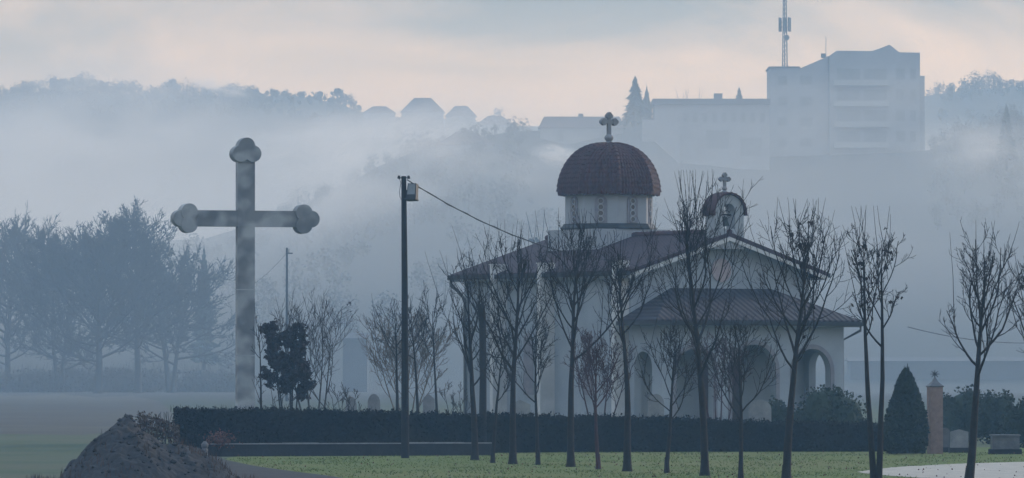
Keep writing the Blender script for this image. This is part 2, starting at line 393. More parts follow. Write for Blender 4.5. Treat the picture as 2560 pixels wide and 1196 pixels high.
# porch
PY0, PY1, PW = -7.35, -7.05, 3.95
b = MB()
wall_arches(b, -PW, PW, 4.2, [(-2.55,.8,2.55,0),(0,.95,2.55,0),(2.55,.8,2.55,0)], PY0, PY1)
for s in (-1, 1):
    a0, a1 = (-PW, -PW+.3) if s < 0 else (PW-.3, PW)
    wall_arches(b, PY1+.003, WY0-.01, 4.2, [((PY1+WY0)/2,.55,2.7,0)], a0, a1, 'y')
b.build('porch_wall', M['plaster'], chap)
b = MB()
for c, h in ((-2.55,.8),(0,.95),(2.55,.8)):              # raised arch mouldings
    for k in range(16):
        a0, a1 = PI*k/16, PI*(k+1)/16
        q = [(c+h*math.cos(a0),2.55+h*math.sin(a0)),(c+(h+.16)*math.cos(a0),2.55+(h+.16)*math.sin(a0)),(c+(h+.16)*math.cos(a1),2.55+(h+.16)*math.sin(a1)),(c+h*math.cos(a1),2.55+h*math.sin(a1))]
        b.prism(q, PY0-.04, PY0-.003)
    for s in (-1, 1):
        x0, x1 = sorted((c+s*h, c+s*(h+.16))); b.box(x0, x1, PY0-.04, PY0-.003, .05, 2.55)
b.build('arch_moulding', M['panel'], chap)
ex, ey, ez, tx, tz = 4.42, -7.75, 4.36, 2.2, 5.5
b = MB()
top = [(-ex,ey,ez),(ex,ey,ez),(ex,WY0-.01,ez),(tx,WY0-.01,tz),(-tx,WY0-.01,tz),(-ex,WY0-.01,ez)]
bot = [(x,y,z-.12) for x, y, z in top]
b.add(top+bot, [(0,1,3,4),(1,2,3),(0,4,5),(6,10,9,7),(7,9,8),(6,11,10),(0,6,7,1),(1,7,8,2),(5,11,6,0),(2,8,9,3),(3,9,10,4),(4,10,11,5)])
pr = b.build('porch_roof', tile_mat('porch_tiles', (.034,.025,.032), (.022,.018,.025), .25, 'X'), chap)
b = MB(); b.box(-ex-.12, ex+.12, ey-.13, ey-.0, ez-.2, ez-.05)
b.box(-ex-.13, -ex, ey+.003, WY0-.05, ez-.2, ez-.05); b.box(ex, ex+.13, ey+.003, WY0-.05, ez-.2, ez-.05)
b.build('gutter', M['dark_metal'], pr)
b = MB(); b.box(-ex+.02, ex-.02, ey+.02, PY0-.003, ez-.235, ez-.16); b.build('soffit', M['plaster'], pr)
b = MB(); b.tube([Vector(p) for p in ((ex+.06,ey+.1,ez-.1),(ex+.06,ey+.1,ez-.35),(PW+.1,PY0+.2,ez-.7),(PW+.1,PY0+.2,.05))], .05, 8); b.build('downpipe', M['metal'], chap)
b = MB(); b.prism(arch_poly(0,.85,.05,2.3), WY0-.1, WY0-.02); dr = b.build('door', M['wood'], chap)
b = MB(); b.box(-.03,.03,WY0-.13,WY0-.103,.1,2.9); b.build('door_strip', M['dark_metal'], dr)
# icon disc in the gable
b = MB(); b.prism([(.0+.42*math.cos(2*PI*k/24), 6.15+.42*math.sin(2*PI*k/24)) for k in range(24)], WY0-.05, WY0-.005); b.build('gable_medallion', mat('medallion',(.33,.26,.27),(.38,.33,.33),6), chap)
# drum and dome
DY = 1.8
b = MB(); b.box(-1.62, 1.62, DY-1.62, DY+1.62, 6.2, 7.74); b.build('drum_base', M['white'], chap)
T = Matrix.Translation((0, DY, 0)); ph = math.radians(22.5)
b = MB(); b.lathe([(1.80,7.743),(1.80,7.80),(1.70,7.93),(1.70,7.95)], 8, T, ph); b.build('drum_flashing', M['dark_metal'], chap)
b = MB(); b.lathe([(1.64,7.9),(1.64,9.02),(1.76,9.06),(1.76,9.17)], 8, T, ph); drum = b.build('drum', M['white'], chap)
apo = 1.64*math.cos(ph)
for k in range(8):
    Mk = T @ Matrix.Rotation(PI/4*k, 4, 'Z') @ Matrix.Translation((0, -apo, 0))
    b = MB(); b.prism(arch_poly(0,.23,7.97,8.74), -.03, .01, Mk); wn = b.build('window', M['panel'], drum)
    b2 = MB()
    for j in range(4):
        zc = 8.1+.222*j
        for q in range(16):
            a0, a1 = 2*PI*q/16, 2*PI*(q+1)/16
            b2.prism([(r_*math.cos(a_), zc+r_*math.sin(a_)) for r_, a_ in ((.088,a0),(.116,a0),(.116,a1),(.088,a1))], -.06, -.031, Mk)
    b2.build('window_ring', M['white'], drum)
    b3 = MB()
    for j in range(4):
        zc = 8.1+.222*j; b3.prism([(.086*math.cos(2*PI*q/16), zc+.086*math.sin(2*PI*q/16)) for q in range(16)], -.036, -.031, Mk)
    b3.build('pane', M['glass'], drum)
# dome: eight curved faces of barrel tiles in stepped courses
Rb, Hd = 1.86, 1.78
def dome_r(t):                                          # t 0..1 up the dome
    return Rb*(math.cos(t*PI/2)**.82)*.985 + .03
b = MB(); rows, cols = 15, 12
for f in range(8):
    a0 = ph + PI/4*f
    for rI in range(rows):
        grid = []
        for e, t in ((0, rI/rows), (1, (rI+1.08)/rows)):
            t = min(t, .985); R_ = dome_r(t) + (.045 if e == 0 else .008); z = 9.13 + Hd*(math.sin(t*PI/2)**1.06) - (.05 if (e==0 and rI==0) else 0)
            c0 = Vector((R_*math.cos(a0), R_*math.sin(a0), z)); c1 = Vector((R_*math.cos(a0+PI/4), R_*math.sin(a0+PI/4), z))
            nrm = ((c0+c1)/2); nrm.z = 0; nrm.normalize()
            row = []
            nc = max(3, int(cols*max(.25, dome_r(rI/rows)/Rb)))
            for k in range(nc*4+1):
                s = k/(nc*4); c = .035*abs(math.sin(s*nc*PI)); jz = .018*math.sin(13*f+7*rI+int(s*nc)*2.3)
                p = c0.lerp(c1, s) + nrm*c; p.z += c*.6 + (jz if e == 0 else 0); row.append(p)
            grid.append(row)
        o = len(b.v); nn = len(grid[0])
        for row in grid: b.v += [tuple(T @ p) for p in row]
        low = [tuple(T @ (p - Vector((0,0,.04)) - p.normalized()*.05)) for p in grid[0]]
        b.v += low
        for k in range(nn-1):
            b.f.append((o+k, o+k+1, o+nn+k+1, o+nn+k)); b.f.append((o+2*nn+k, o+2*nn+k+1, o+k+1, o+k))
dome = b.build('dome', M['tile_dome'], chap)
b = MB(); b.lathe([(1.8,9.10),(1.8,9.14),(.05,10.6),(.02,10.85)], 8, T, ph); b.build('dome_core', M['tile_dome'], dome)
b = MB()                                                # hip cap tiles along the eight ribs
for f in range(8):
    a0 = ph + PI/4*f
    for k in range(13):
        t0, t1 = k/13.4, (k+1.1)/13.4
        q = [Vector(((dome_r(t)+d)*math.cos(a0), (dome_r(t)+d)*math.sin(a0), 9.13+Hd*(math.sin(t*PI/2)**1.06))) for t, d in ((t0,.05),(t1,.02))]
        b.tube([T @ p for p in q], [.075,.06], 8)
b.build('hip_tiles', M['tile_dome'], dome)
b = MB(); Mc = Matrix.Translation((0,DY,0))
b.lathe([(.2,10.82),(.16,10.95),(.09,11.0),(.15,11.07),(.17,11.14),(.13,11.22),(.07,11.26)], 12, Mc)
trefoil_cross(b, Mc, .78, 11.2, 12.08, 11.72, .13, .085, .12); b.build('cross', M['stone'], dome)
# bell gable on the front apex
BY0, BY1, BW, BS = -5.85, -5.3, .64, 8.2
b = MB(); wall_arches(b, -BW, BW, 0, [(0,.27,8.25,7.62)], BY0, BY1, 'x', 6.9, lambda s: BS + math.sqrt(max(0, BW*BW-s*s))*.98)
bt = b.build('bell_gable', M['white'], chap)
b = MB()
for k in range(13):
    a0, a1 = math.radians(-8+196*k/13), math.radians(-8+196*(k+1.1)/13)
    for (ya, yb) in ((BY0-.1,(BY0+BY1)/2),((BY0+BY1)/2+.004,BY1+.1)):
        q = []
        for rr, a in ((BW+.02,a0),(BW+.10,a0),(BW+.07,a1),(BW+.02,a1)): q.append((rr*math.cos(a), BS+rr*math.sin(a)))
        b.prism(q, ya, yb)
b.build('bell_roof', M['tile_dome'], bt)
b = MB(); Mb = Matrix.Translation((0,(BY0+BY1)/2,0))
b.lathe([(.19,7.72),(.17,7.78),(.12,7.9),(.1,8.02),(.05,8.08)], 16, Mb); b.tube([Vector((-.268,(BY0+BY1)/2,8.13)), Vector((.268,(BY0+BY1)/2,8.13))], .035, 8)
b.tube([Vector((.14+.16*math.cos(a*PI/8),(BY0+BY1)/2+.1,8.13+.16*math.sin(a*PI/8))) for a in range(9)], .016, 6)
b.build('bell', M['bronze'], bt)
b = MB(); Mc = Matrix.Translation((0,(BY0+BY1)/2,0))
b.lathe([(.12,8.86),(.1,8.96),(.06,9.0),(.1,9.05),(.09,9.1),(.05,9.14)], 10, Mc); trefoil_cross(b, Mc, .5, 9.05, 9.64, 9.40, .09, .056, .09); b.build('cross', M['stone'], bt)

# ------------------------------------------------------------------ tall cross
D = 197.0; p = P(613, 700, D)
cr_ = thing('stone_cross', 'tall mottled stone cross with trefoil ends left of the lamp pole', 'cross', (p.x, p.y, 0), math.radians(17))
def zz(py, D): return P(0, py, D).z
b = MB(); zt = 9.98
segs = [0, 3.10, 5.42, 7.62, 8.2, zt]
for a, c in zip(segs, segs[1:]):
    b.box(-.31, .31, -.16, .16, a+.008, c-.008)
b.box(-.3,.3,-.15,.15,0,zt-.02)
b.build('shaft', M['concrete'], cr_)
b = MB()
for s in (-1, 1):
    x0, x1 = sorted((s*.312, s*1.95)); b.box(x0, x1, -.15, .15, 7.63, 8.2)
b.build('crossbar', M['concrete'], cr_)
def trefoil(cx, cz, dx, dz):
    b = MB()
    def disc(x, z, r, t):
        n = 28; ring = [(x+r*math.cos(2*PI*k/n), z+r*math.sin(2*PI*k/n)) for k in range(n)]
        b.prism(ring, -t/2, t/2)
    ox, oz = -dz, dx
    disc(cx+ox*.22, cz+oz*.22, .295, .55); disc(cx-ox*.22, cz-oz*.22, .295, .546); disc(cx+dx*.27, cz+dz*.27, .295, .51)
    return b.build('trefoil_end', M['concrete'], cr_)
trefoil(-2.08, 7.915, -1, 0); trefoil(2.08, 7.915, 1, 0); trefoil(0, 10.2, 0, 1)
b = MB(); b.box(-.9,.9,-.7,.7,0,.25); b.build('base', M['wallstone'], cr_)
for zj in (3.10, 5.42):
    b = MB(); b.box(-.318,.318,-.168,.168,zj-.022,zj+.022); b.build('joint', M['white'], cr_)

# ------------------------------------------------------------------ lamp pole, cable
p0 = G(1013, 1146); Dp = p0.y
lp = thing('lamp_pole', 'dark wooden pole with a floodlight at its top, cable leading right', 'lamp pole', p0)
hp = zz(441, Dp)
b = MB(); b.tube([Vector((0,0,-.1)), Vector((-.01,0,hp*.5)), Vector((-.045,0,hp))], [.125,.1,.075], 12); b.build('pole', M['pole'], lp)
b = MB()
for s in (-1, 1):
    b.tube([Vector((-.045,0,hp-.04)), Vector((-.045+s*.12,0,hp-.05))], .015, 6)
    b.lathe([(.02,-.04),(.045,-.03),(.05,0),(.03,.02),(.045,.04),(.02,.06)], 10, Matrix.Translation((-.045+s*.14,0,hp-.04)))
b.build('insulators', M['dark_metal'], lp)
b = MB(); b.tube([Vector((-.18,0,hp-.05)), Vector((-.13,-.04,hp-.2)), Vector((-.17,-.05,hp-.45)), Vector((-.16,-.05,hp-.6)), Vector((-.1,-.08,hp-.72))], .009, 5); b.build('loose_wire', M['dark_metal'], lp)
Mf = Matrix.Translation((.16, -.06, hp-.44)) @ Matrix.Rotation(math.radians(-25), 4, 'Z') @ Matrix.Rotation(math.radians(-14), 4, 'X')
b = MB(); b.prism([(-.14,-.24),(.19,-.24),(.15,.24),(-.12,.24)], .0, .16, Mf); b.box(-.16,.2,-.05,.18,-.26,-.22,Mf)
b.box(-.2,-.1,.04,.1,-.05,.05,Mf); fl = b.build('floodlight', M['dark_metal'], lp)
b = MB(); b.prism([(-.105,-.1),(.15,-.1),(.13,.215),(-.095,.215)], -.012, -.002, Mf); b.build('lamp_glass', mat('lamp_glass',(.16,.18,.2),(.13,.15,.17),4,.2,spec=.6), fl)
A = P(1018, 450, Dp); B = chap.matrix_basis @ Vector((-HW-.1,-5.12,6.44))
pts = [A.lerp(B, t/24) - Vector((0,0,.45*4*(t/24)*(1-t/24))) for t in range(25)]
b = MB(); b.tube(pts, .016, 5)
b.tube([Vector(q)+Vector((0,.02,-.03*math.sin(i*1.9))) for i, q in enumerate(pts[:14])], .009, 4)
tag(b.build('overhead_cable', M['pole']), 'thin dark cable running from the lamp pole down to the chapel eave', 'cable')

# ------------------------------------------------------------------ bare trees
UP = Vector((0,0,1))
def rot_dir(d, ang, az):
    a = d.orthogonal().normalized(); a = Matrix.Rotation(az, 3, d) @ a
    return (Matrix.Rotation(ang, 3, a) @ d).normalized()
def limb(b, p, d, L, r0, r1, n, wob, trop, r, sides):
    pts, rad, dirs = [p.copy()], [r0], [d.copy()]
    for i in range(n):
        d = (d + UP*(trop/n)*(1 if d.z < .93 else .3) + Vector((r.gauss(0,wob), r.gauss(0,wob), r.gauss(0,wob*.5)))).normalized()
        p = p + d*(L/n); pts.append(p.copy()); dirs.append(d.copy()); rad.append(r0 + (r1-r0)*(i+1)/n)
    b.tube(pts, rad, sides, False)
    return pts, dirs, rad
def at(poly, t):
    pts, dirs, rad = poly; k = t*(len(pts)-1); i = min(int(k), len(pts)-2); f = k-i
    return pts[i].lerp(pts[i+1], f), dirs[i], rad[i]+(rad[i+1]-rad[i])*f
def bare_tree(name, label, cat, base, H, h0, spread, seed, nl=11, ns=5, nt_=3, r0=None, lean=0.0, stems=1, leaves=0, group=None,
              trop=.75, bark='bark', sprouts=8, twig=.008, leafsize=.13, leafmat='leaf_dead', nt2=0, ang=(55,25), limb0=None, lead=.86, stem_spread=.16, reach=1.6, ctop=1.0, dome=False, uneven=.72):
    r = random.Random(seed); r0 = r0 or H*.0165
    root = thing(name, label, cat, base, 0, group)
    tb, cb, lb = MB(), MB(), MB(); tips = []; trunks = []
    for s in range(stems):
        d = Vector((lean + (0 if stems == 1 else stem_spread*(s-(stems-1)/2)), r.uniform(-.04,.04), 1)).normalized()
        px_ = Vector(((s-(stems-1)/2)*r0*1.1, 0, -.05)); k = 1 if s == 0 else r.uniform(.8,.98)
        trunks.append(limb(tb, px_, d, H*lead*k, r0*(1 if stems == 1 else .75), r0*.16, 12, .022, .2, r, 8))
    if stems == 1:   # root flare
        tb.tube([Vector((0,0,-.05)), Vector((lean*.1,0,.12)), Vector((lean*.35,0,.4))], [r0*1.45, r0*1.12, r0*.9], 8, False)
    az = r.uniform(0, 6)
    for tr in trunks:
        m_ = max(3, int(nl/stems))
        for i in range(m_):
            az += 2.4 + r.uniform(-.5,.5)
            t = (h0/(H*lead)) + (1-h0/(H*lead))*((i+r.uniform(0,.6))/m_)**.85*.97; t = min(t, .98)
            p, d, rr = at(tr, t); u = i/m_
            a = math.radians(ang[0]+(ang[1]-ang[0])*u + r.uniform(-9,9))
            dd = Vector((math.cos(az)*math.sin(a), math.sin(az)*math.sin(a), math.cos(a)))
            L = min((H*ctop-p.z)*1.0, spread*reach*((1-.3*u) if not dome else (.42+.62*math.sin(PI*min(1,.12+u*.8)))))*(r.uniform(uneven,1.06) if not dome else r.uniform(.5,1.12))
            lm = limb(cb, p, dd, L, min(rr*.66, r0*.36)*r.uniform(.7,1.1), twig*1.1, 8, .11, trop, r, 5); tips.append(lm)
            for j in range(ns):
                t2 = .22+.75*(j+r.random()*.8)/ns; p2, d2, r2 = at(lm, min(t2,.97))
                L2 = L*(.52-.25*t2)*r.uniform(.7,1.2)
                l2 = limb(cb, p2, rot_dir(d2, math.radians(r.uniform(28,52)), r.uniform(0,6.28)), L2, max(r2*.62,twig), twig*.8, 5, .09, trop*.8, r, 4); tips.append(l2)
                for q in range(nt_):
                    t3 = .25+.7*(q+r.random()*.8)/nt_; p3, d3, r3 = at(l2, min(t3,.97))
                    l3 = limb(cb, p3, rot_dir(d3, math.radians(r.uniform(25,50)), r.uniform(0,6.28)), L2*r.uniform(.3,.55), max(r3*.6,twig*.85), twig*.6, 3, .1, .5, r, 3); tips.append(l3)
                    for q2 in range(nt2):
                        p4, d4, r4 = at(l3, r.uniform(.2,.95))
                        limb(cb, p4, rot_dir(d4, math.radians(r.uniform(25,55)), r.uniform(0,6.28)), L2*r.uniform(.15,.3), twig*.7, twig*.5, 2, .1, .3, r, 3)
    big = [t for t in tips if len(t[0]) >= 6 and t[0][-1].z > H*.5]
    for i in range(int(sprouts*1.5)):                             # long straight upright shoots
        lm = r.choice(big) if big else r.choice(tips); p, d, rr = at(lm, r.uniform(.3,.9))
        L = min(H*1.04-p.z, H*r.uniform(.12,.42))
        if L > .35: limb(cb, p, (d*.75+UP*.8+Vector((r.gauss(0,.12), r.gauss(0,.12), 0))).normalized(), L, twig*1.5, twig*.6, 6, .045, 1.0, r, 4)
    for i in range(leaves):
        lm = r.choice(tips); p, d, rr = at(lm, r.uniform(.3,1))
        for q in range(r.choice((1,1,2,3))): lb.leaf(p+Vector((r.gauss(0,.05),r.gauss(0,.05),-abs(r.gauss(0,.06)))), leafsize*r.uniform(.6,1.2), r, .75)
    tb.build('trunk', M[bark], root, True); cb.build('branches', M[bark], root, True)
    if leaves: lb.build('leaves', M[leafmat], root)
    return root
rows = [  # px, base y, top y, first branch y, crown half width px, seed, limbs, kind text
 (1187,1151,640,980,95,1,11,dict(), 'bare young tree nearest the lamp pole on the lawn, slender trunk'),
 (1232,1158,800,1010,55,2,7,dict(sprouts=3), 'thin low sapling between the first two bare lawn trees right of the pole'),
 (1282,1161,572,960,120,3,13,dict(sprouts=16), 'bare lawn tree in front of the leftmost white pilaster, thick trunk'),
 (1345,1163,770,1015,85,4,9,dict(sprouts=3), 'small low branching bare tree between the trees before the chapel side wall'),
 (1427,1168,545,900,130,5,14,dict(sprouts=16), 'bare lawn tree below the dome, broad crown against the side wall'),
 (1496,1174,820,1040,85,6,9,dict(lean=-.03,sprouts=4,bark='twig_red'), 'small reddish bare sapling between the broad and the slim tree at the chapel corner'),
 (1568,1179,600,870,115,7,11,dict(lean=.015), 'slim bare tree in front of the chapel corner pilaster'),
 (1667,1183,795,1055,100,8,11,dict(sprouts=6), 'low vase shaped sapling in front of the left porch arch'),
 (1762,1190,455,950,135,9,14,dict(sprouts=22,stems=1), 'tall bare tree in front of the bell gable with long upright shoots'),
 (1852,1198,790,1055,100,10,10,dict(sprouts=6), 'low bare sapling in front of the porch doorway, branching above the hedge'),
 (1966,1206,520,960,145,12,15,dict(sprouts=12,leaves=30), 'big dense bare tree in front of the right end of the chapel'),
 (2190,1216,540,860,88,13,12,dict(stems=2,leaves=42,sprouts=9,ns=5,stem_spread=.07,leafsize=.12), 'twin stemmed tree with a few dead leaves beside the dark cypress'),
 (2422,1216,575,960,120,14,12,dict(lean=.075,sprouts=5), 'leaning bare tree standing beside the pale path on the right'),
 (2640,1222,640,940,135,15,12,dict(lean=-.01,sprouts=4), 'bare tree at the right picture edge, only branch ends showing'),
]
for px, by, ty, fy, hw, seed, nl, kw, lab in rows:
    b0 = G(px, by); D = b0.y; s = D/F
    H = zz(ty, D); h0 = zz(fy, D)
    kw = dict(kw); kw.setdefault('ns', 6); kw.setdefault('ctop', .97); kw.setdefault('lead', .84); kw.setdefault('trop', 1.15); kw.setdefault('reach', 2.5); kw.setdefault('twig', .0078); kw.setdefault('ang', (50,20)); kw.setdefault('uneven', .5)
    bare_tree('young_tree', lab, 'tree', b0, H, h0, hw*s, seed+40, nl=int(nl*1.25), r0=(.105 if H > 5 else .06), group='young bare trees in a row on the lawn', nt_=4, nt2=1, **kw)
# stub trunk behind the first tree
b0 = G(1206, 1133); b = MB(); H = zz(760, b0.y)
tr = thing('tree_stump', 'tall cut off trunk with a blunt top behind the hedge near the first tree', 'tree trunk', b0)
b.tube([Vector((0,0,0)),Vector((.02,0,H*.5)),Vector((0,0,H*.93)),Vector((-.04,0,H))],[.13,.11,.11,.09],9); b.build('trunk', M['bark'], tr)
cb = MB(); r = random.Random(3)
for i in range(9):
    limb(cb, Vector((0,0,H*r.uniform(.75,.97))), Vector((r.uniform(-1,1),r.uniform(-1,1),1)).normalized(), r.uniform(.8,1.9), .03, .008, 5, .08, .6, r, 4)
cb.build('branches', M['bark'], tr)

# trees and shrubs behind the hedge (cemetery)
def back(px, D): q = P(px, 900, D); return Vector((q.x, q.y, 0))
def bt_(name, lab, cat, px, D, ty, fy, hw, seed, **kw):
    s = D/F; return bare_tree(name, lab, cat, back(px, D), zz(ty, D), max(.2, zz(fy, D)), hw*s, seed, **kw)
bt_('bare_tree', 'bare little tree just left of the lamp pole behind the hedge', 'tree', 992, 186, 745, 900, 75, 101, nl=10, ns=5, nt_=3, r0=.075, sprouts=3, trop=.5)
bt_('bare_tree', 'bare little tree just right of the lamp pole behind the hedge', 'tree', 1048, 186, 740, 900, 65, 102, nl=10, ns=5, nt_=3, r0=.07, sprouts=3)
bt_('bare_tree', 'bare little tree in front of the rear drainpipe, left of the chapel wall', 'tree', 1096, 187, 715, 900, 60, 103, nl=9, ns=5, nt_=3, r0=.06, sprouts=4)
bt_('sapling', 'single thin sapling beside the right edge of the tall cross', 'sapling', 650, 187, 760, 900, 28, 104, nl=9, ns=3, nt_=2, r0=.05, lean=-.02, sprouts=1)
bt_('bare_shrub', 'open bare shrub between the leafy shrub and the lamp pole', 'shrub', 785, 187, 750, 1000, 85, 105, nl=24, ns=6, nt_=4, stems=4, r0=.06, sprouts=8, reach=2.2, leaves=30, leafsize=.09, ang=(38,18), bark='bark_grey')
bt_('feathery_bush', 'pale feathery bush behind the lamp pole', 'bush', 1015, 215, 790, 1000, 95, 106, nl=34, ns=7, nt_=4, stems=5, r0=.05, sprouts=0, bark='twig_pale', twig=.011, ang=(50,15), nt2=2)
bt_('red_bush', 'reddish twiggy bush in front of the chapel side wall', 'bush', 1500, 190, 815, 1000, 60, 107, nl=26, ns=6, nt_=4, stems=4, r0=.05, sprouts=0, bark='twig_red', twig=.010, ang=(45,15), nt2=1)
bt_('red_bush', 'brownish twiggy bush in front of the porch arches', 'bush', 1795, 183, 830, 1000, 70, 108, nl=26, ns=6, nt_=4, stems=4, r0=.05, sprouts=0, bark='twig_red', twig=.010, ang=(50,15), nt2=1)
bt_('leafy_shrub', 'dense shrub still hung with dark leaves right of the tall cross', 'shrub', 722, 186, 770, 1000, 50, 109, nl=40, ns=5, nt_=3, stems=5, stem_spread=.05, reach=1.3, r0=.05, sprouts=3, leaves=5200, leafsize=.13, ang=(55,25))
for i, (px, ty, hw, sd_, lab) in enumerate(((860,960,40,111,'low bare bush behind the hedge right of the open shrub'),(690,905,28,112,'short spiky bare bush between cross and leafy shrub'),(1145,940,30,113,'low grey bush at the foot of the rear drainpipe'))):
    bt_('low_bush', lab, 'bush', px, 188, ty, 1040, hw, sd_, nl=14, ns=4, nt_=3, stems=4, r0=.035, sprouts=0, bark='bark_grey', twig=.009, group='low bushes behind the hedge')

# ------------------------------------------------------------------ leafy masses
def leaf_mass(b, n, inside, size, r, shell=None):
    for i in range(n):
        b.leaf(inside(), size*r.uniform(.6,1.3), r, .7)
def blob_bush(name, lab, cat, px, D, ty, hw, seed, m='leaf_bush', n=2600, size=.13, group=None, lobes=7):
    r = random.Random(seed); s = D/F; H = zz(ty, D); W = hw*s
    root = thing(name, lab, cat, back(px, D), 0, group)
    L = [(Vector((r.uniform(-.62,.62)*W, r.uniform(-.5,.5)*W*.7, H*r.uniform(.3,.68))), r.uniform(.3,.42)) for _ in range(lobes)] + [(Vector((0,0,H*.45)), .5)]
    b = MB(); core = MB()
    for i in range(n):
        c, k = r.choice(L); d = Vector((r.gauss(0,1), r.gauss(0,1), r.gauss(0,1))).normalized(); q = r.uniform(.72,1.04)
        pt = c + Vector((d.x*W*k*1.15*q, d.y*W*k*q, d.z*H*k*q)); pt.z = max(.05, min(pt.z, H*1.04)); b.leaf(pt, size*r.uniform(.6,1.3), r, .7)
    for c, k in L:
        bm_ = [(math.sin(PI*j/6)*.8, -math.cos(PI*j/6)*.8) for j in range(7)]
        core.lathe([(max(.01,rr),z) for rr, z in bm_], 9, Matrix.Translation(c) @ Matrix.Diagonal((W*k*1.05, W*k*.9, H*k*.95, 1)))
    r2 = MB()
    for j in range(4): limb(r2, Vector((r.uniform(-.1,.1),0,0)), Vector((r.uniform(-.5,.5),r.uniform(-.4,.4),1)).normalized(), H*.6, .04, .015, 4, .08, .3, r, 5)
    r2.build('stems', M['bark'], root); core.build('inner_foliage', M[m], root); b.build('foliage', M[m], root)
    return root
blob_bush('evergreen_bush', 'wide rounded dark bush behind the hedge left of the cypress', 'bush', 2080, 186, 958, 120, 201, n=4200, lobes=10)
blob_bush('evergreen_bush', 'smaller round bush at the left flank of the wide dark bush', 'bush', 1935, 188, 985, 60, 202, n=1800)
blob_bush('evergreen_bush', 'bluish rounded bush behind the pale headstone right of the brick post', 'bush', 2400, 200, 960, 75, 203, n=2200)
blob_bush('evergreen_bush', 'rounded bush behind the leaning tree in the cemetery', 'bush', 2478, 196, 965, 65, 204, n=2200)
blob_bush('evergreen_bush', 'dark bush at the right picture edge behind the dark tomb', 'bush', 2560, 186, 985, 60, 205, n=2000, m='leaf_dark')
# cypress
D = 172.0; r = random.Random(77); H = zz(925, D); W = 57*D/F
cy = thing('cypress', 'dark egg shaped clipped cypress beside the brick post', 'cypress', back(2265, D))
b = MB()
def cyr(t): return W*min(1.0, (1-t)**.62*1.25)*(.82+.18*min(1,t*4))
for i in range(5200):
    t = r.random()**1.15; a = r.uniform(0, 2*PI); q = r.uniform(.8,1.03)*(1+.1*mnoise.noise(Vector((math.cos(a)*2,math.sin(a)*2,t*5))))
    b.leaf(Vector((cyr(t)*math.cos(a)*q, cyr(t)*math.sin(a)*q, .05+H*t*.99)), .14*r.uniform(.6,1.3), r, .5)
for i in range(60):
    a = r.uniform(0,2*PI); t = r.uniform(.7,.97); b.tube([Vector((cyr(t)*math.cos(a)*.6, cyr(t)*math.sin(a)*.6, H*t)), Vector((cyr(t)*math.cos(a)*.7, cyr(t)*math.sin(a)*.7, H*t+r.uniform(.12,.3)))], [.04,.008], 4)
b.build('foliage', M['leaf_dark'], cy)
b = MB(); b.lathe([(cyr(t)*.82+.01, .03+H*t*.95) for t in [k/12 for k in range(13)]], 14); b.build('inner_foliage', M['leaf_dark'], cy)
# hedge
hp_ = [(440,169.5,1.42),(700,171,1.36),(1000,173,1.27),(1400,176.5,1.14),(1800,177.5,1.0),(2270,178,.86)]
r = random.Random(8); b = MB(); cb = MB()
ctr = []
for (pa, da, ha), (pb, db, hb) in zip(hp_, hp_[1:]):
    for k in range(16):
        t = k/16; q = back(pa+(pb-pa)*t, da+(db-da)*t); ctr.append((q, ha+(hb-ha)*t))
q = back(hp_[-1][0], hp_[-1][1]); ctr.append((q, hp_[-1][2]))
TW = .42
def hn(p): return .06*mnoise.noise(p*.9) + .045*mnoise.noise(p*2.7+Vector((5,2,1)))
for (p, h), (p2, h2) in zip(ctr, ctr[1:]):
    hh = h + hn(p); h2_ = h2 + hn(p2)
    cb.add([(p.x,p.y-TW,0),(p2.x,p2.y-TW,0),(p2.x,p2.y+TW,0),(p.x,p.y+TW,0),(p.x,p.y-TW*.9,hh-.05),(p2.x,p2.y-TW*.9,h2_-.05),(p2.x,p2.y+TW*.9,h2_-.05),(p.x,p.y+TW*.9,hh-.05)],
           [(4,5,6,7),(0,1,5,4),(2,3,7,6),(3,0,4,7),(1,2,6,5)])
for i in range(17000):
    k = r.randrange(len(ctr)-1); t = r.random(); p = ctr[k][0].lerp(ctr[k+1][0], t); h = ctr[k][1]+(ctr[k+1][1]-ctr[k][1])*t
    h += hn(p)
    if r.random() < .62: pt = Vector((p.x, p.y-TW+r.uniform(-.06,.03), r.uniform(.02,h)))
    else: pt = Vector((p.x, p.y+r.uniform(-TW,TW), h+r.gauss(-.04,.03)+(r.random()**5)*.09))
    b.leaf(pt, r.uniform(.05,.12), r, .7)
for i in range(900):
    h = ctr[0][1]; p = ctr[0][0]; b.leaf(Vector((p.x+r.uniform(-.05,.04), p.y+r.uniform(-TW,TW), r.uniform(.02,h))), r.uniform(.06,.12), r, .7)
for i in range(520):
    k = r.randrange(len(ctr)); p, h = ctr[k]; p = p + Vector((r.uniform(-.2,.2), r.uniform(-TW,TW), h+hn(p)-.1))
    b.tube([p, p+Vector((r.uniform(-.05,.05),0,r.uniform(.1,.26)))], [.008,.004], 3, False)
hd = b.build('hedge', M['leaf_hedge']); tag(hd, 'long dark clipped hedge running across in front of the chapel', 'hedge')
cb.build('inner_foliage', M['leaf_hedge'], hd)
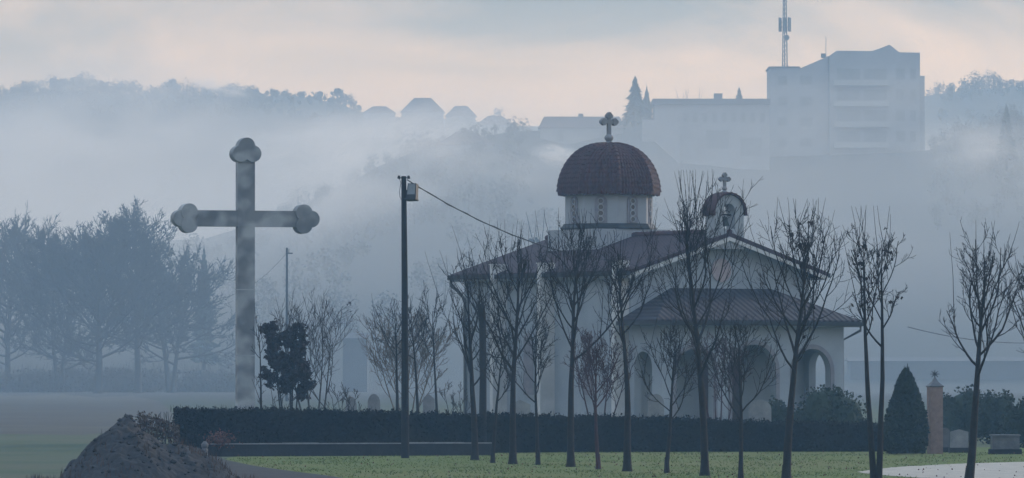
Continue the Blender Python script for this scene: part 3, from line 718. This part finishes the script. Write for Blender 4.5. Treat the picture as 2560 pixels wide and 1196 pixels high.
# low wall in front of the hedge's left part
a0, a1 = G(516,1142), G(1235,1139)
lw = thing('low_wall', 'long low dark wall with pale coping in front of the hedge', 'wall')
b = MB(); dv = (a1-a0).normalized(); nv = Vector((-dv.y, dv.x, 0))
L = (a1-a0).length; Mw = Matrix.Translation(a0) @ Matrix.Rotation(math.atan2(dv.y, dv.x), 4, 'Z')
b.box(0, L, 0, .25, 0, .36, Mw); b.build('wall', M['wallstone'], lw)
b = MB(); r = random.Random(4); x = 0
while x < L:
    l = r.uniform(.7,1.1); b.box(x+.01, min(L,x+l)-.012, -.04, .29, .362, .40+r.uniform(-.012,.008), Mw); x += l
b.build('coping', M['stone'], lw)
b = MB(); b.lathe([(.09,0),(.09,.3),(.07,.34),(.1,.4),(.1,.46),(.03,.55)], 12, Matrix.Translation(G(512,1151)))
tag(b.build('bollard', M['stone_dark']), 'short grey bollard at the left end of the low wall', 'bollard')
b0 = G(545,1143); r = random.Random(15)
rb = thing('rust_bush', 'rusty red bush in front of the hedge at the low wall end', 'bush', (b0.x, b0.y+.9, 0))
b = MB()
for i in range(420): b.leaf(Vector((r.gauss(0,.22), r.gauss(0,.15), .52+r.gauss(0,.12))), .08, r, .7)
b.build('foliage', M['leaf_rust'], rb); b = MB()
for i in range(9): limb(b, Vector((r.uniform(-.1,.1),0,0)), Vector((r.uniform(-.5,.5),r.uniform(-.3,.3),1)).normalized(), .6, .014, .006, 3, .08, .3, r, 4)
b.build('stems', M['bark'], rb)
# heap of soil at the left
hc = G(340, 1205); mb = MB(); n = 110; r = random.Random(14)
def heap_z(x, y):
    e1 = math.hypot((x+.2)/1.6, y/3.2); e2 = math.hypot((x-.85)/1.5, (y-1.0)/3.0)
    z = max(1.52*max(0, 1-e1)**.8, 1.0*max(0, 1-e2)**.7)
    k = min(1, z*3)
    return z + k*(.16*mnoise.noise(Vector((x*1.1,y*.5,1))) + .13*mnoise.noise(Vector((x*2.6,y*1.8,2))) + .045*mnoise.noise(Vector((x*7,y*6,4))) + .018*mnoise.noise(Vector((x*17,y*15,6))))
for j in range(n):
    for i in range(n):
        x, y = (i/(n-1)*2-1)*2.5, (j/(n-1)*2-1)*4.2; mb.v.append((x, y, heap_z(x,y)-.03))
for j in range(n-1):
    for i in range(n-1): mb.f.append((j*n+i, j*n+i+1, (j+1)*n+i+1, (j+1)*n+i))
def clod(x, y, z, q):
    o = len(mb.v); c = Vector((x,y,z))
    for d in ((1,0,0),(-1,0,0),(0,1,0),(0,-1,0),(0,0,1),(0,0,-1)): mb.v.append(tuple(c + Vector(d)*q*r.uniform(.6,1.3)))
    mb.f += [tuple(o+k for k in f) for f in ((0,2,4),(2,1,4),(1,3,4),(3,0,4),(2,0,5),(1,2,5),(3,1,5),(0,3,5))]
for i in range(220):
    x, y = r.gauss(.1,1.1), r.gauss(-1.2,1.6)
    clod(x, y, max(0,heap_z(x,y))-.01, r.uniform(.015,.065)*(1.6 if r.random() < .08 else 1))
mo = mb.build('soil_heap', M['mound'], smooth=False); mo.location = (hc.x, hc.y, 0)
tag(mo, 'big heap of brown earth at the left end of the hedge', 'earth heap')
wd = MB()
for i in range(2600):
    x, y = r.uniform(-2.6,2.6), r.uniform(-4,3)
    z = heap_z(x,y)
    if mnoise.noise(Vector((x*1.3,y*.8,11))) < .05 or z > 1.1: continue
    a_ = r.uniform(0,PI); wd.add([(x-.012*math.cos(a_),y,z-.03),(x+.012*math.cos(a_),y+.01,z-.03),(x+r.uniform(-.07,.07),y+r.uniform(-.05,.05),z+r.uniform(.05,.2))],[(0,1,2)])
wo = wd.build('weeds', M['leaf_brown'], mo)
r = random.Random(19); b = MB(); bb0 = thing('rust_bush', 'sprawling brown bush between earth heap and the left hedge end', 'bush', G(395,1150))
for i in range(1000):
    x = r.uniform(-.6,.6); zt_ = 1.5-.5*(x+.95)/1.5
    b.leaf(Vector((x, r.gauss(0,.3), zt_*r.uniform(.55,1.0)+r.gauss(0,.06))), r.uniform(.06,.14), r, .6)
b.build('foliage', M['leaf_brown'], bb0); b = MB()
for i in range(16): limb(b, Vector((r.uniform(-.5,.4),r.uniform(-.2,.2),0)), Vector((r.uniform(-.4,.3),r.uniform(-.2,.2),1)).normalized(), 1.4, .02, .008, 4, .08, .2, r, 4)
b.build('stems', M['bark'], bb0)

# ------------------------------------------------------------------ brick post, headstones
D = 173.0; gp = thing('brick_post', 'tall orange brick post with a flared stone cap and star finial', 'gate post', back(2337, D), math.radians(12))
Hh = zz(968, D)
b = MB(); b.box(-.2,.2,-.2,.2,0,Hh); b.build('shaft', M['brick'], gp)
b = MB(); b.lathe([(.31,Hh+.003),(.33,Hh+.03),(.22,Hh+.09),(.12,Hh+.17),(.05,Hh+.27),(.03,Hh+.3)], 4, None, PI/4); cp = b.build('cap', M['stone_dark'], gp)
b = MB(); zc = Hh+.40
for k in range(8): b.tube([Vector((0,0,zc)), Vector((.15*math.cos(PI*k/4), 0, zc+.13*math.sin(PI*k/4)))], [.022,.01], 5)
b.tube([Vector((0,0,Hh+.28)), Vector((0,0,zc))], .018, 6); b.build('star_finial', M['dark_metal'], cp)
def headstone(lab, px, D, ty, hw, m, kind=0, rz=0):
    s = D/F; H = zz(ty, D); W = hw*s
    t = thing('headstone', lab, 'headstone', back(px, D), rz, 'headstones in the cemetery behind the hedge')
    b = MB(); b.box(-W*1.2, W*1.2, -.2, .2, 0, .16); b.build('plinth', M['wallstone'], t)
    b = MB()
    if kind == 0: b.prism([(-W,.16),(W,.16),(W,H*.82)]+[(W*math.cos(PI*k/8), H*.82+H*.18*math.sin(PI*k/8)) for k in range(1,8)]+[(-W,H*.82)], -.08, .08)
    elif kind == 1: b.prism([(-W,.16),(W,.16),(W,H*.9),(0,H),(-W,H*.9)], -.1, .1)
    else: b.box(-W,W,-.35,.35,.16,H*.93); b.box(-W*1.08,W*1.08,-.4,.4,H*.935,H)
    b.build('slab', M[m], t); return t
headstone('pale grey broad headstone right of the brick post', 2398, 175, 1074, 22, 'stone', 1)
headstone('narrow dark headstone with pale edge, touching the brick post side', 2364, 176, 1070, 10, 'stone_dark', 0)
headstone('dark box tomb behind the foot of the leaning tree', 2512, 172, 1087, 34, 'stone_dark', 2)
headstone('pale slab headstone behind the hedge, below the feathery bush', 935, 190, 985, 16, 'stone', 0)
headstone('round topped headstone below the open bare shrub, behind the hedge', 878, 190, 992, 14, 'stone', 0)
headstone('pointed pale headstone between the two trees right of the lamp pole', 1072, 191, 985, 15, 'stone', 1)
headstone('low wide headstone at the foot of the chapel side wall', 1300, 186, 1000, 26, 'stone', 1)
headstone('pale headstone seen through the low vase shaped sapling', 1640, 184, 985, 20, 'stone', 0)
headstone('broad pale headstone below the porch, left of the big dense tree', 1900, 184, 1000, 28, 'stone', 0)

# ------------------------------------------------------------------ left group of big hazy trees, far pole, sheds
for i, (px, by, ty, hw, sd_, lab) in enumerate((
  (20,979,560,125,301,'hazy bare tree at the left picture edge'),
  (150,981,560,120,302,'second hazy bare tree from the left edge, leaning crown into the tall one'),
  (245,984,540,125,303,'broad hazy bare tree in the middle of the left group'),
  (345,983,515,135,304,'tallest hazy tree of the left group, nearest the cross arm'),
  (428,982,640,98,305,'lower dense hazy tree at the right end of the left group'))):
    D = GD(by); s = D/F
    v = random.Random(sd_*7)
    bare_tree('hazy_tree', lab, 'tree', G(px, by), zz(ty, D), zz(v.uniform(880,925), D), hw*s*v.uniform(1.25,1.5), sd_, nl=v.randint(30,40), ns=10, nt_=6, nt2=3, r0=v.uniform(.36,.5), sprouts=0, twig=.045, trop=v.uniform(.45,.7), bark='bark_grey',
              stems=2 if sd_ in (302,305) else 1, stem_spread=.12, lean=v.uniform(-.05,.05), leaves=1200, leafsize=.40, leafmat='woods', group='hazy trees at the far side of the field', ang=(v.uniform(74,88),20), reach=1.75, dome=True, ctop=.98, lead=v.uniform(.7,.8))
b = MB(); r = random.Random(66)
for i in range(300):
    D = r.uniform(690, 740); px = r.uniform(-260, 590); x = (px-CX)*D/F
    if mnoise.noise(Vector((x*.12, D*.02, 2))) < -.12: continue
    h = r.uniform(1.2, 4.2)
    for k in range(26):
        d = Vector((x+r.uniform(-.4,.4)*h, D+r.uniform(-.4,.4)*h, 0)); limb(b, d, Vector((r.gauss(0,.3), r.gauss(0,.3), 1)).normalized(), h*r.uniform(.5,1), .035, .02, 3, .1, .2, r, 3)
    for k in range(60): b.leaf(Vector((x+r.gauss(0,.35)*h, D+r.gauss(0,.35)*h, h*r.uniform(.02,.75))), r.uniform(.25,.5), r, .6)
tag(b.build('thicket', M['woods']), 'hazy low undergrowth around the trunks of the left tree group', 'undergrowth', kind='stuff')
def conifer(name, lab, px, D, ty, base_z, hw, seed, group=None, whorls=16):
    whorls = int(whorls*1.7); r = random.Random(seed); s = D/F; q = P(px, ty, D); H = q.z-base_z; W = hw*s
    t = thing(name, lab, 'conifer', (q.x, q.y, base_z), 0, group)
    b = MB(); b.tube([Vector((0,0,-1)), Vector((0,0,H))], [H*.018,.03], 6); b.build('trunk', M['bark'], t)
    b = MB()
    for k in range(whorls):
        u = (k+.5)/whorls; z = H*(.1+.88*u); R = W*(1-u)**.85*r.uniform(.82,1.12)+W*.04
        for j in range(12):
            a = 2*PI*j/12 + k*.7 + r.uniform(-.25,.25); L = R*r.uniform(.55,1.15); e = Vector((math.cos(a), math.sin(a), 0)); sd = Vector((-e.y, e.x, 0))*L*.22
            z1 = z - L*r.uniform(.1,.5) + r.uniform(-.5,.5)*H/whorls; th = H/whorls*1.0
            tip = e*L + Vector((0,0,z1)); mid = e*L*.55 + Vector((0,0,z-L*.05))
            b.add([Vector((0,0,z+th*.4)), mid+sd, tip, mid-sd, mid-Vector((0,0,th))], [(0,1,4),(1,2,4),(2,3,4),(3,0,4),(0,3,2,1)])
    b.build('foliage', M['conifer'], t); return t
conifer('spruce', 'hazy spruce behind the left tree group beside the cross', 510, 760, 612, terrain(P(510,800,760).x, 760)-.3, 42, 401, whorls=13)
q = back(717, 480)
up_ = thing('utility_pole', 'thin distant utility pole with crossarm right of the tall cross', 'utility pole', q)
Hh = zz(620, 480)
b = MB(); b.tube([Vector((0,0,-.2)), Vector((0,0,Hh))], [.13,.09], 8); b.build('pole', M['bark_grey'], up_)
b = MB(); b.box(-.1,.5,-.05,.05,Hh-.52,-.42+Hh); b.tube([Vector((.16,0,Hh-.45)), Vector((.18,0,Hh-.08))], .03, 5); b.build('crossarm', M['bark_grey'], up_)
b = MB(); a = q+Vector((0,0,Hh-.4)); c = P(560, 745, 400)
b.tube([a.lerp(c, t/12)-Vector((0,0,1.2*4*(t/12)*(1-t/12)*.5)) for t in range(13)], .014, 4); tag(b.build('overhead_cable', M['pole']), 'faint wire from the distant utility pole down behind the cross', 'cable')
b = MB(); a, c = P(2270, 818, 300), P(2700, 848, 330)
b.tube([a.lerp(c, t/12)-Vector((0,0,.5*4*(t/12)*(1-t/12))) for t in range(13)], .022, 4); tag(b.build('overhead_cable', M['pole']), 'faint wire crossing behind the twin stemmed and leaning trees', 'cable')

def house(name, lab, cat, px0, px1, D, y_ridge, y_eave, depth, gable=True, m='far_wall', group=None, chimney=None, hip=.0, nwin=2, base_drop=None, rz=0.0, win=1.0):
    s = D/F; q = P((px0+px1)/2, y_eave, D); zr = P(0, y_ridge, D).z; W = (px1-px0)*s
    zb = terrain(q.x, D)-1.0 if base_drop is None else q.z-base_drop
    t = thing(name, lab, cat, (q.x, D+depth/2, zb), rz, group); he, hr = q.z-zb, zr-zb
    b = MB(); b.box(-W/2+.35, W/2-.35, -depth/2+.35, depth/2-.35, 0, he-.02); b.build('wall', M[m], t)
    b = MB(); x0 = W/2; hx = W/2*hip if hip else 0
    if hr-he > .05:
        top = [(-x0+hx,0,hr),(x0-hx,0,hr)]; e = [(-x0,-depth/2,he),(x0,-depth/2,he),(x0,depth/2,he),(-x0,depth/2,he)]
        b.add(top+e, [(2,3,1,0),(4,5,0,1),(3,4,1),(5,2,0),(5,4,3,2)])
    else: b.box(-x0,x0,-depth/2,depth/2,he,he+.3)
    rf = b.build('roof', M['far_roof' if cat == 'house' else 'far_wall_dark'], t)
    if chimney: 
        for cx_, hh in chimney:
            b = MB(); b.box(cx_*W-.45, cx_*W+.45, -.45, .45, he+.1, hr+hh); b.build('chimney', M['far_wall_dark'], rf)
    for k in range(nwin):
        xx = -W/2 + W*(k+.5)/nwin; b = MB(); b.box(xx-.6*win, xx+.6*win, -depth/2+.30, -depth/2+.36, he-1.9*win-.4, he-.5); b.build('window', M['far_glass'], t)
    return t
house('shed', 'low hazy shed behind the open bare shrub', 'shed', 850, 925, 700, 832, 846, 6, nwin=0, m='far_wall_dark')
house('shed', 'long low hazy shed behind the twin stemmed tree and cypress', 'shed', 2120, 2700, 740, 893, 903, 8, nwin=0, m='far_wall_dark')
# ridge houses
hx = [(660,745,1480,236,252,'flat looking house roof on the far left ridge'),(905,990,1380,264,282,'first of the hip roofed houses on the ridge from the left'),(1000,1112,1340,243,280,'largest hip roofed house on the ridge, left of the dome'),
      (1112,1192,1330,263,290,'steep roofed house right of the largest ridge house'),(1190,1285,1300,288,312,'low wide hip roofed house, rightmost of the ridge row')]
for px0, px1, D, a, c, lab in hx:
    house('ridge_house', lab, 'house', px0, px1, D, a, c, 9, hip=.62, nwin=2, group='houses along the ridge', base_drop=9)
house('ridge_house', 'house with a steep dark roof and broken chimney, nearer slope left of the dome', 'house', 1085, 1240, 985, 325, 362, 10, hip=.8, chimney=[(-.02,.5)], base_drop=8)
house('long_house', 'long roofed house with one chimney left of the spruce on the hill', 'house', 1345, 1565, 990, 289, 320, 9, hip=.14, chimney=[(-.01,.5)], base_drop=9)
conifer('spruce', 'tall hazy spruce on the hill beside the long building', 1588, 985, 188, P(0,300,985).z-1, 44, 402)
conifer('spruce', 'slimmer top of a second spruce just right of the tall hill spruce', 1617, 992, 213, P(0,300,985).z-1, 24, 405, whorls=12)
conifer('spruce', 'small spruce top showing above the long building roof', 1848, 1010, 217, P(0,300,1010).z-1, 30, 403, whorls=9)
conifer('spruce', 'dark hazy conifer at the far right below the ridge', 2516, 900, 258, P(0,395,900).z-1, 34, 404)
# long building and the tall block
def block(parent, name, px0, px1, y0, y1, D, depth, m):
    a, c = P(px0, y0, D), P(px1, y1, D); b = MB()
    x0, x1 = a.x-parent.location.x, c.x-parent.location.x; yy = D-parent.location.y; zb = parent.location.z
    b.box(x0, x1, yy, yy+depth, c.z-zb, a.z-zb); return b.build(name, M[m], parent)
D = 985.0; q = P(1780, 400, D); lb_ = thing('long_building', 'long flat roofed hazy building joined to the tall block', 'building', (q.x, D, P(0,430,D).z))
block(lb_, 'wall', 1636, 1924, 262, 430, D, 14, 'far_wall'); block(lb_, 'roof', 1632, 1926, 247, 261.5, D-.6, 15, 'far_wall_dark')
block(lb_, 'annexe', 1606, 1700, 300, 430, D-4, 3.6, 'far_wall')
block(lb_, 'chimney', 1785, 1806, 234, 246.8, D+4, 1.5, 'far_wall_dark')
for px0, px1, a, c in ((1766,1822,326,372),(1850,1905,345,390),(1660,1690,330,372)): block(lb_, 'window', px0, px1, a, c, D-.12, .1, 'far_glass')
for k in range(9):
    block(lb_, 'window', 1708+k*24, 1720+k*24, 283, 306, D-.12, .1, 'far_glass')
D = 1000.0; q = P(2118, 420, D); tb_ = thing('tower_block', 'tall hazy apartment block on the hill with stepped roof', 'building', (q.x, D, P(0,430,D).z))
def outline(pix, y0, y1, m, name, par):
    b = MB(); poly = []
    for px, py in pix:
        a = P(px, py, D); poly.append((a.x-par.location.x, a.z-par.location.z))
    b.prism(list(reversed(poly)), y0, y1); return b.build(name, M[m], par)
outline([(1926,430),(1926,169),(2004,169),(2060,145),(2072,139),(2072,430)], 1.5, 14, 'far_wall', 'side_wing', tb_)
outline([(2074,430),(2074,139),(2092,127),(2180,128),(2198,122),(2224,112),(2248,131),(2300,132),(2300,430)], 0, 16, 'far_wall', 'wall', tb_)
block(tb_, 'stair_tower', 2300.5, 2312, 190, 430, D+2, 8, 'far_wall')
block(tb_, 'chimney', 2053, 2064, 134, 145, D+5, .8, 'far_wall_dark')
b = MB(); a = P(2068, 139, D); x = a.x-tb_.location.x; z = a.z-tb_.location.z
b.tube([Vector((x,4,z-.2)), Vector((x,4,z+3.6))], .05, 5); b.build('aerial', M['metal'], tb_)
block(tb_, 'parapet', 1922, 2000, 166.5, 170.5, D+1.2, 13, 'far_wall_dark')
for k in range(4):
    y0 = 172+k*52
    block(tb_, 'balcony', 2085, 2222, y0+28, y0+42, D-1.3, 1.28, 'far_white')
    block(tb_, 'window', 2092, 2150, y0, y0+27, D-.1, .09, 'far_glass'); block(tb_, 'window', 2160, 2216, y0, y0+27, D-.1, .09, 'far_glass')
    block(tb_, 'window', 2240, 2262, y0, y0+27, D-.1, .09, 'far_glass'); block(tb_, 'window', 2275, 2290, y0, y0+27, D-.1, .09, 'far_glass')
    block(tb_, 'window', 1945, 1968, y0+18, y0+40, D+1.4, .09, 'far_glass'); block(tb_, 'window', 2000, 2030, y0+18, y0+40, D+1.4, .09, 'far_glass')
# mast
q = P(1962, 168, D+6); ms = thing('antenna_mast', 'slim telecom mast with an antenna cluster on the tall block roof', 'mast', q)
ztop = P(0,-40,D+6).z-q.z
b = MB()
for sx, sy in ((-.42,-.3),(.42,-.3),(0,.45)):
    b.tube([Vector((sx,sy,0)), Vector((sx*.55,sy*.55,ztop))], [.11,.08], 6)
nz = 18
for k in range(nz):
    z0, z1 = ztop*k/nz, ztop*(k+1)/nz
    for (ax, ay), (bx_, by_) in (((-.42,-.3),(.42,-.3)),((.42,-.3),(0,.45)),((0,.45),(-.42,-.3))):
        f0, f1 = 1-.45*k/nz, 1-.45*(k+1)/nz; b.tube([Vector((ax*f0,ay*f0,z0)), Vector((bx_*f1,by_*f1,z1))], .045, 4)
b.build('lattice', M['metal'], ms)
for zc, hh in ((P(0,62,D+6).z-q.z, 2.2),):
    for k in range(6):
        a = PI/3*k+.3; Mk = Matrix.Translation((1.0*math.cos(a), 1.0*math.sin(a), zc)) @ Matrix.Rotation(a, 4, 'Z')
        b = MB(); b.box(-.12,.12,-.22,.22,-1.25,1.25,Mk); b.box(-.75,-.12,-.04,.04,.4,.5,Mk); b.box(-.75,-.12,-.04,.04,-.5,-.4,Mk); b.build('antenna_panel', M['metal'], ms)
b = MB(); zc = P(0,95,D+6).z-q.z
b.lathe([(.1,-.05),(.45,.1),(.5,.14)], 14, Matrix.Translation((.3,-.5,zc)) @ Matrix.Rotation(PI/2,4,'X')); b.build('dish', M['metal'], ms)

# trees one can tell apart on the ridge
for px, ty, hw, D, sd_, lab in ((845,222,26,1480,501,'rounded bare tree on the skyline left of the ridge houses'),(800,228,14,1480,502,'thin bare trees beside the rounded skyline tree'),(135,197,42,1490,503,'broad crowned tree clump top on the far left skyline'),
                            (255,203,34,1490,504,'smaller crowned skyline tree right of the broad one at left'),(430,200,26,1490,505,'pointed skyline tree left of the pale smoke puff'),(1706,223,14,1100,506,'tiny bare tree above the long building roof'),(1745,230,22,1100,507,'wide faint bare tree behind the long building roof'),(1362,545,26,620,508,'faint hazy tree left of the dome base')):
    q = P(px, ty, D); zb = min(terrain(q.x, D), q.z-4); s = D/F
    bare_tree('ridge_tree', lab, 'tree', (q.x, q.y, zb), q.z-zb, (q.z-zb)*.1, hw*s, sd_, nl=14, ns=6, nt_=4, r0=.2, sprouts=4, twig=.05, leaves=900 if hw > 20 else 200, leafsize=.38, nt2=2, reach=2.2, leafmat='woods', group='trees on the ridge skyline')
# far woods on the slopes, one mass
b = MB(); r = random.Random(31)
def tuft(x, D, h, n, sz):
    z = terrain(x, D); b.tube([Vector((x,D,z-.5)), Vector((x,D,z+h*.6))], [.15,.05], 4, False)
    for k in range(n):
        d = Vector((r.gauss(0,1), r.gauss(0,1), r.gauss(0,1))).normalized()*(r.random()**.45)
        b.leaf(Vector((x+d.x*h*.42, D+d.y*h*.42, z+h*.55+d.z*h*.45)), sz*r.uniform(.6,1.3), r, .5)
for i in range(850):                                     # crest of the far ridge
    px = r.choice((r.uniform(-350,660), r.uniform(-350,660), r.uniform(500,900), r.uniform(2320,2900))); D = r.uniform(1400, 1530)
    k = .5+.9*max(0, mnoise.noise(Vector((px*.012, 3, 1)))+.25); tuft((px-CX)*D/F, D, r.uniform(2.6,5.6)*k*(.55 if 640 < px < 900 else 1), 80, .5)
for i in range(480):                                     # crest of the nearer slope
    px = r.choice((r.uniform(700,1330), r.uniform(2330,2800))); D = r.uniform(900, 1030)
    k = .5+.9*max(0, mnoise.noise(Vector((px*.014, 9, 1)))+.25); tuft((px-CX)*D/F, D, r.uniform(2.2,5.4)*k, 80, .42)
for i in range(1500):
    D = r.uniform(760, 1540); x = r.uniform(-.12, .12)*D; px = CX + x*F/D
    if mnoise.noise(Vector((x*.022, D*.006, 5))) < .12: continue
    if (1320 < px < 2330 and 930 < D < 1060) or (1250 < px < 2330 and D > 1200): continue
    h = r.uniform(3, 6)
    if D > 1440 and 640 < px < 1300: h *= .4
    if 950 < D < 1010: h *= .5
    tuft(x, D, h, 130, .6)
tag(b.build('woods', M['woods']), 'hazy leafless woods covering the far hillsides', 'woods', kind='stuff')

# ------------------------------------------------------------------ haze and smoke
b = MB(); b.box(-640, 640, -16, 1990, -3, 125)
hz = b.build('haze', bpy.data.materials.new('haze')); m = hz.data.materials[0]; m.use_nodes = True; t = m.node_tree; t.nodes.clear()
o_ = N(t, 'ShaderNodeOutputMaterial'); v = N(t, 'ShaderNodeVolumePrincipled'); v.inputs['Color'].default_value = HAZE_COL
v.inputs['Absorption Color'].default_value = (1,1,1,1); v.inputs['Density'].default_value = HAZE_DENSITY; v.inputs['Anisotropy'].default_value = .25
t.links.new(v.outputs['Volume'], o_.inputs['Volume']); tag(hz, 'thin blue morning haze filling the whole valley', 'haze', kind='stuff')

# fog lying in the valley between the near field and the ridges
b = MB(); b.box(-560, 560, 430, 1470, -2, 78)
fg = b.build('fog', bpy.data.materials.new('fog')); m = fg.data.materials[0]; m.use_nodes = True; t = m.node_tree; t.nodes.clear()
o_ = N(t, 'ShaderNodeOutputMaterial'); v = N(t, 'ShaderNodeVolumePrincipled'); v.inputs['Color'].default_value = (1,.975,.92,1)
v.inputs['Absorption Color'].default_value = (1,1,1,1); v.inputs['Anisotropy'].default_value = .45
tc = N(t, 'ShaderNodeTexCoord'); mp = N(t, 'ShaderNodeMapping'); mp.inputs['Scale'].default_value = (1/42, 1/160, 1/17)
n1 = N(t, 'ShaderNodeTexNoise', Scale=1.0, Detail=4.0, Roughness=.55, Distortion=.4)
t.links.new(tc.outputs['Object'], mp.inputs['Vector']); t.links.new(mp.outputs['Vector'], n1.inputs['Vector'])
sp = N(t, 'ShaderNodeSeparateXYZ'); t.links.new(tc.outputs['Object'], sp.inputs['Vector'])
ma = N(t, 'ShaderNodeMath', operation='MULTIPLY_ADD'); ma.inputs[1].default_value = 46.0; t.links.new(n1.outputs['Fac'], ma.inputs[0]); 
ng = N(t, 'ShaderNodeMath', operation='MULTIPLY'); ng.inputs[1].default_value = -1.0; t.links.new(sp.outputs['Z'], ng.inputs[0]); t.links.new(ng.outputs[0], ma.inputs[2])
mr = N(t, 'ShaderNodeMapRange'); mr.inputs['From Min'].default_value = -31; mr.inputs['From Max'].default_value = 4; mr.inputs['To Max'].default_value = .0076
t.links.new(ma.outputs[0], mr.inputs['Value']); yr = N(t, 'ShaderNodeMapRange'); yr.inputs['From Min'].default_value = 740; yr.inputs['From Max'].default_value = 960; yr.inputs['To Min'].default_value = .05
t.links.new(sp.outputs['Y'], yr.inputs['Value']); my = N(t, 'ShaderNodeMath', operation='MULTIPLY')
t.links.new(mr.outputs['Result'], my.inputs[0]); t.links.new(yr.outputs['Result'], my.inputs[1]); t.links.new(my.outputs[0], v.inputs['Density'])
t.links.new(v.outputs['Volume'], o_.inputs['Volume']); tag(fg, 'pale fog lying in the valley below the far ridges', 'fog', kind='stuff')

def smoke(label, c, rad, dens, nscale, seed, lo=.42, hi=.62, rz=0.0, ry=0.0):
    b = MB(); k = 14
    b.lathe([(max(.02, math.sin(PI*j/k)), -math.cos(PI*j/k)) for j in range(k+1)], 24)
    o = b.build('smoke', bpy.data.materials.new('smoke')); o.location = c; o.scale = rad; o.rotation_euler = (0, ry, rz)
    m = o.data.materials[0]; m.use_nodes = True; t = m.node_tree; t.nodes.clear()
    o_ = N(t, 'ShaderNodeOutputMaterial'); v = N(t, 'ShaderNodeVolumePrincipled'); v.inputs['Color'].default_value = (.98,.985,1,1)
    v.inputs['Absorption Color'].default_value = (1,1,1,1); v.inputs['Anisotropy'].default_value = .45
    tc = N(t, 'ShaderNodeTexCoord'); mp = N(t, 'ShaderNodeMapping'); mp.inputs['Location'].default_value = (seed, seed*.7, 0)
    n = N(t, 'ShaderNodeTexNoise', Scale=nscale, Detail=4.0, Roughness=.55, Distortion=.6)
    t.links.new(tc.outputs['Object'], mp.inputs['Vector']); t.links.new(mp.outputs['Vector'], n.inputs['Vector'])
    ln = N(t, 'ShaderNodeVectorMath', operation='LENGTH'); t.links.new(tc.outputs['Object'], ln.inputs[0])
    fo = N(t, 'ShaderNodeMapRange'); fo.interpolation_type = 'SMOOTHSTEP'; fo.inputs['From Min'].default_value = 1.0; fo.inputs['From Max'].default_value = .15
    t.links.new(ln.outputs['Value'], fo.inputs['Value'])
    r_ = N(t, 'ShaderNodeMapRange'); r_.inputs['From Min'].default_value = lo; r_.inputs['From Max'].default_value = hi; r_.inputs['To Max'].default_value = dens
    t.links.new(n.outputs['Fac'], r_.inputs['Value'])
    mu = N(t, 'ShaderNodeMath', operation='MULTIPLY'); t.links.new(r_.outputs['Result'], mu.inputs[0]); t.links.new(fo.outputs['Result'], mu.inputs[1])
    t.links.new(mu.outputs[0], v.inputs['Density']); t.links.new(v.outputs['Volume'], o_.inputs['Volume'])
    return tag(o, label, 'smoke', kind='stuff')
smoke('white chimney smoke drifting close left of the tiled dome', P(1392,388,760), (4.2,4,2.0), .55, 2.6, 3.1, .40, .58, 0, .15)
smoke('thin smoke veil trailing left from the chimney smoke', P(1240,420,800), (13,10,4.5), .05, 1.8, 7.7, .40, .65, 0, .12)
smoke('pale smoke puff on the far left skyline', P(545,218,1380), (11,9,2.6), .16, 2.0, 1.3, .40, .62, 0, .22)
smoke('broad pale smoke bank in front of the far left ridge', P(200,300,1230), (50,60,19), .028, 1.6, 5.2, .36, .62, 0, -.1)
smoke('smoke bank below the ridge houses', P(900,360,1180), (36,50,10), .036, 1.7, 9.4, .38, .62, 0, -.08)
smoke('low smoke drifting in front of the right hillside', P(2440,370,860), (13,14,6), .05, 1.7, 11.9, .38, .62)
smoke('drifting smoke in front of the wooded slope between cross and dome', P(900,470,850), (24,34,9), .035, 1.9, 2.6, .38, .62, 0, -.35)
smoke('smoke rising along the slope above the lamp pole', P(1080,330,930), (20,24,7), .03, 1.8, 6.2, .38, .62, 0, -.3)
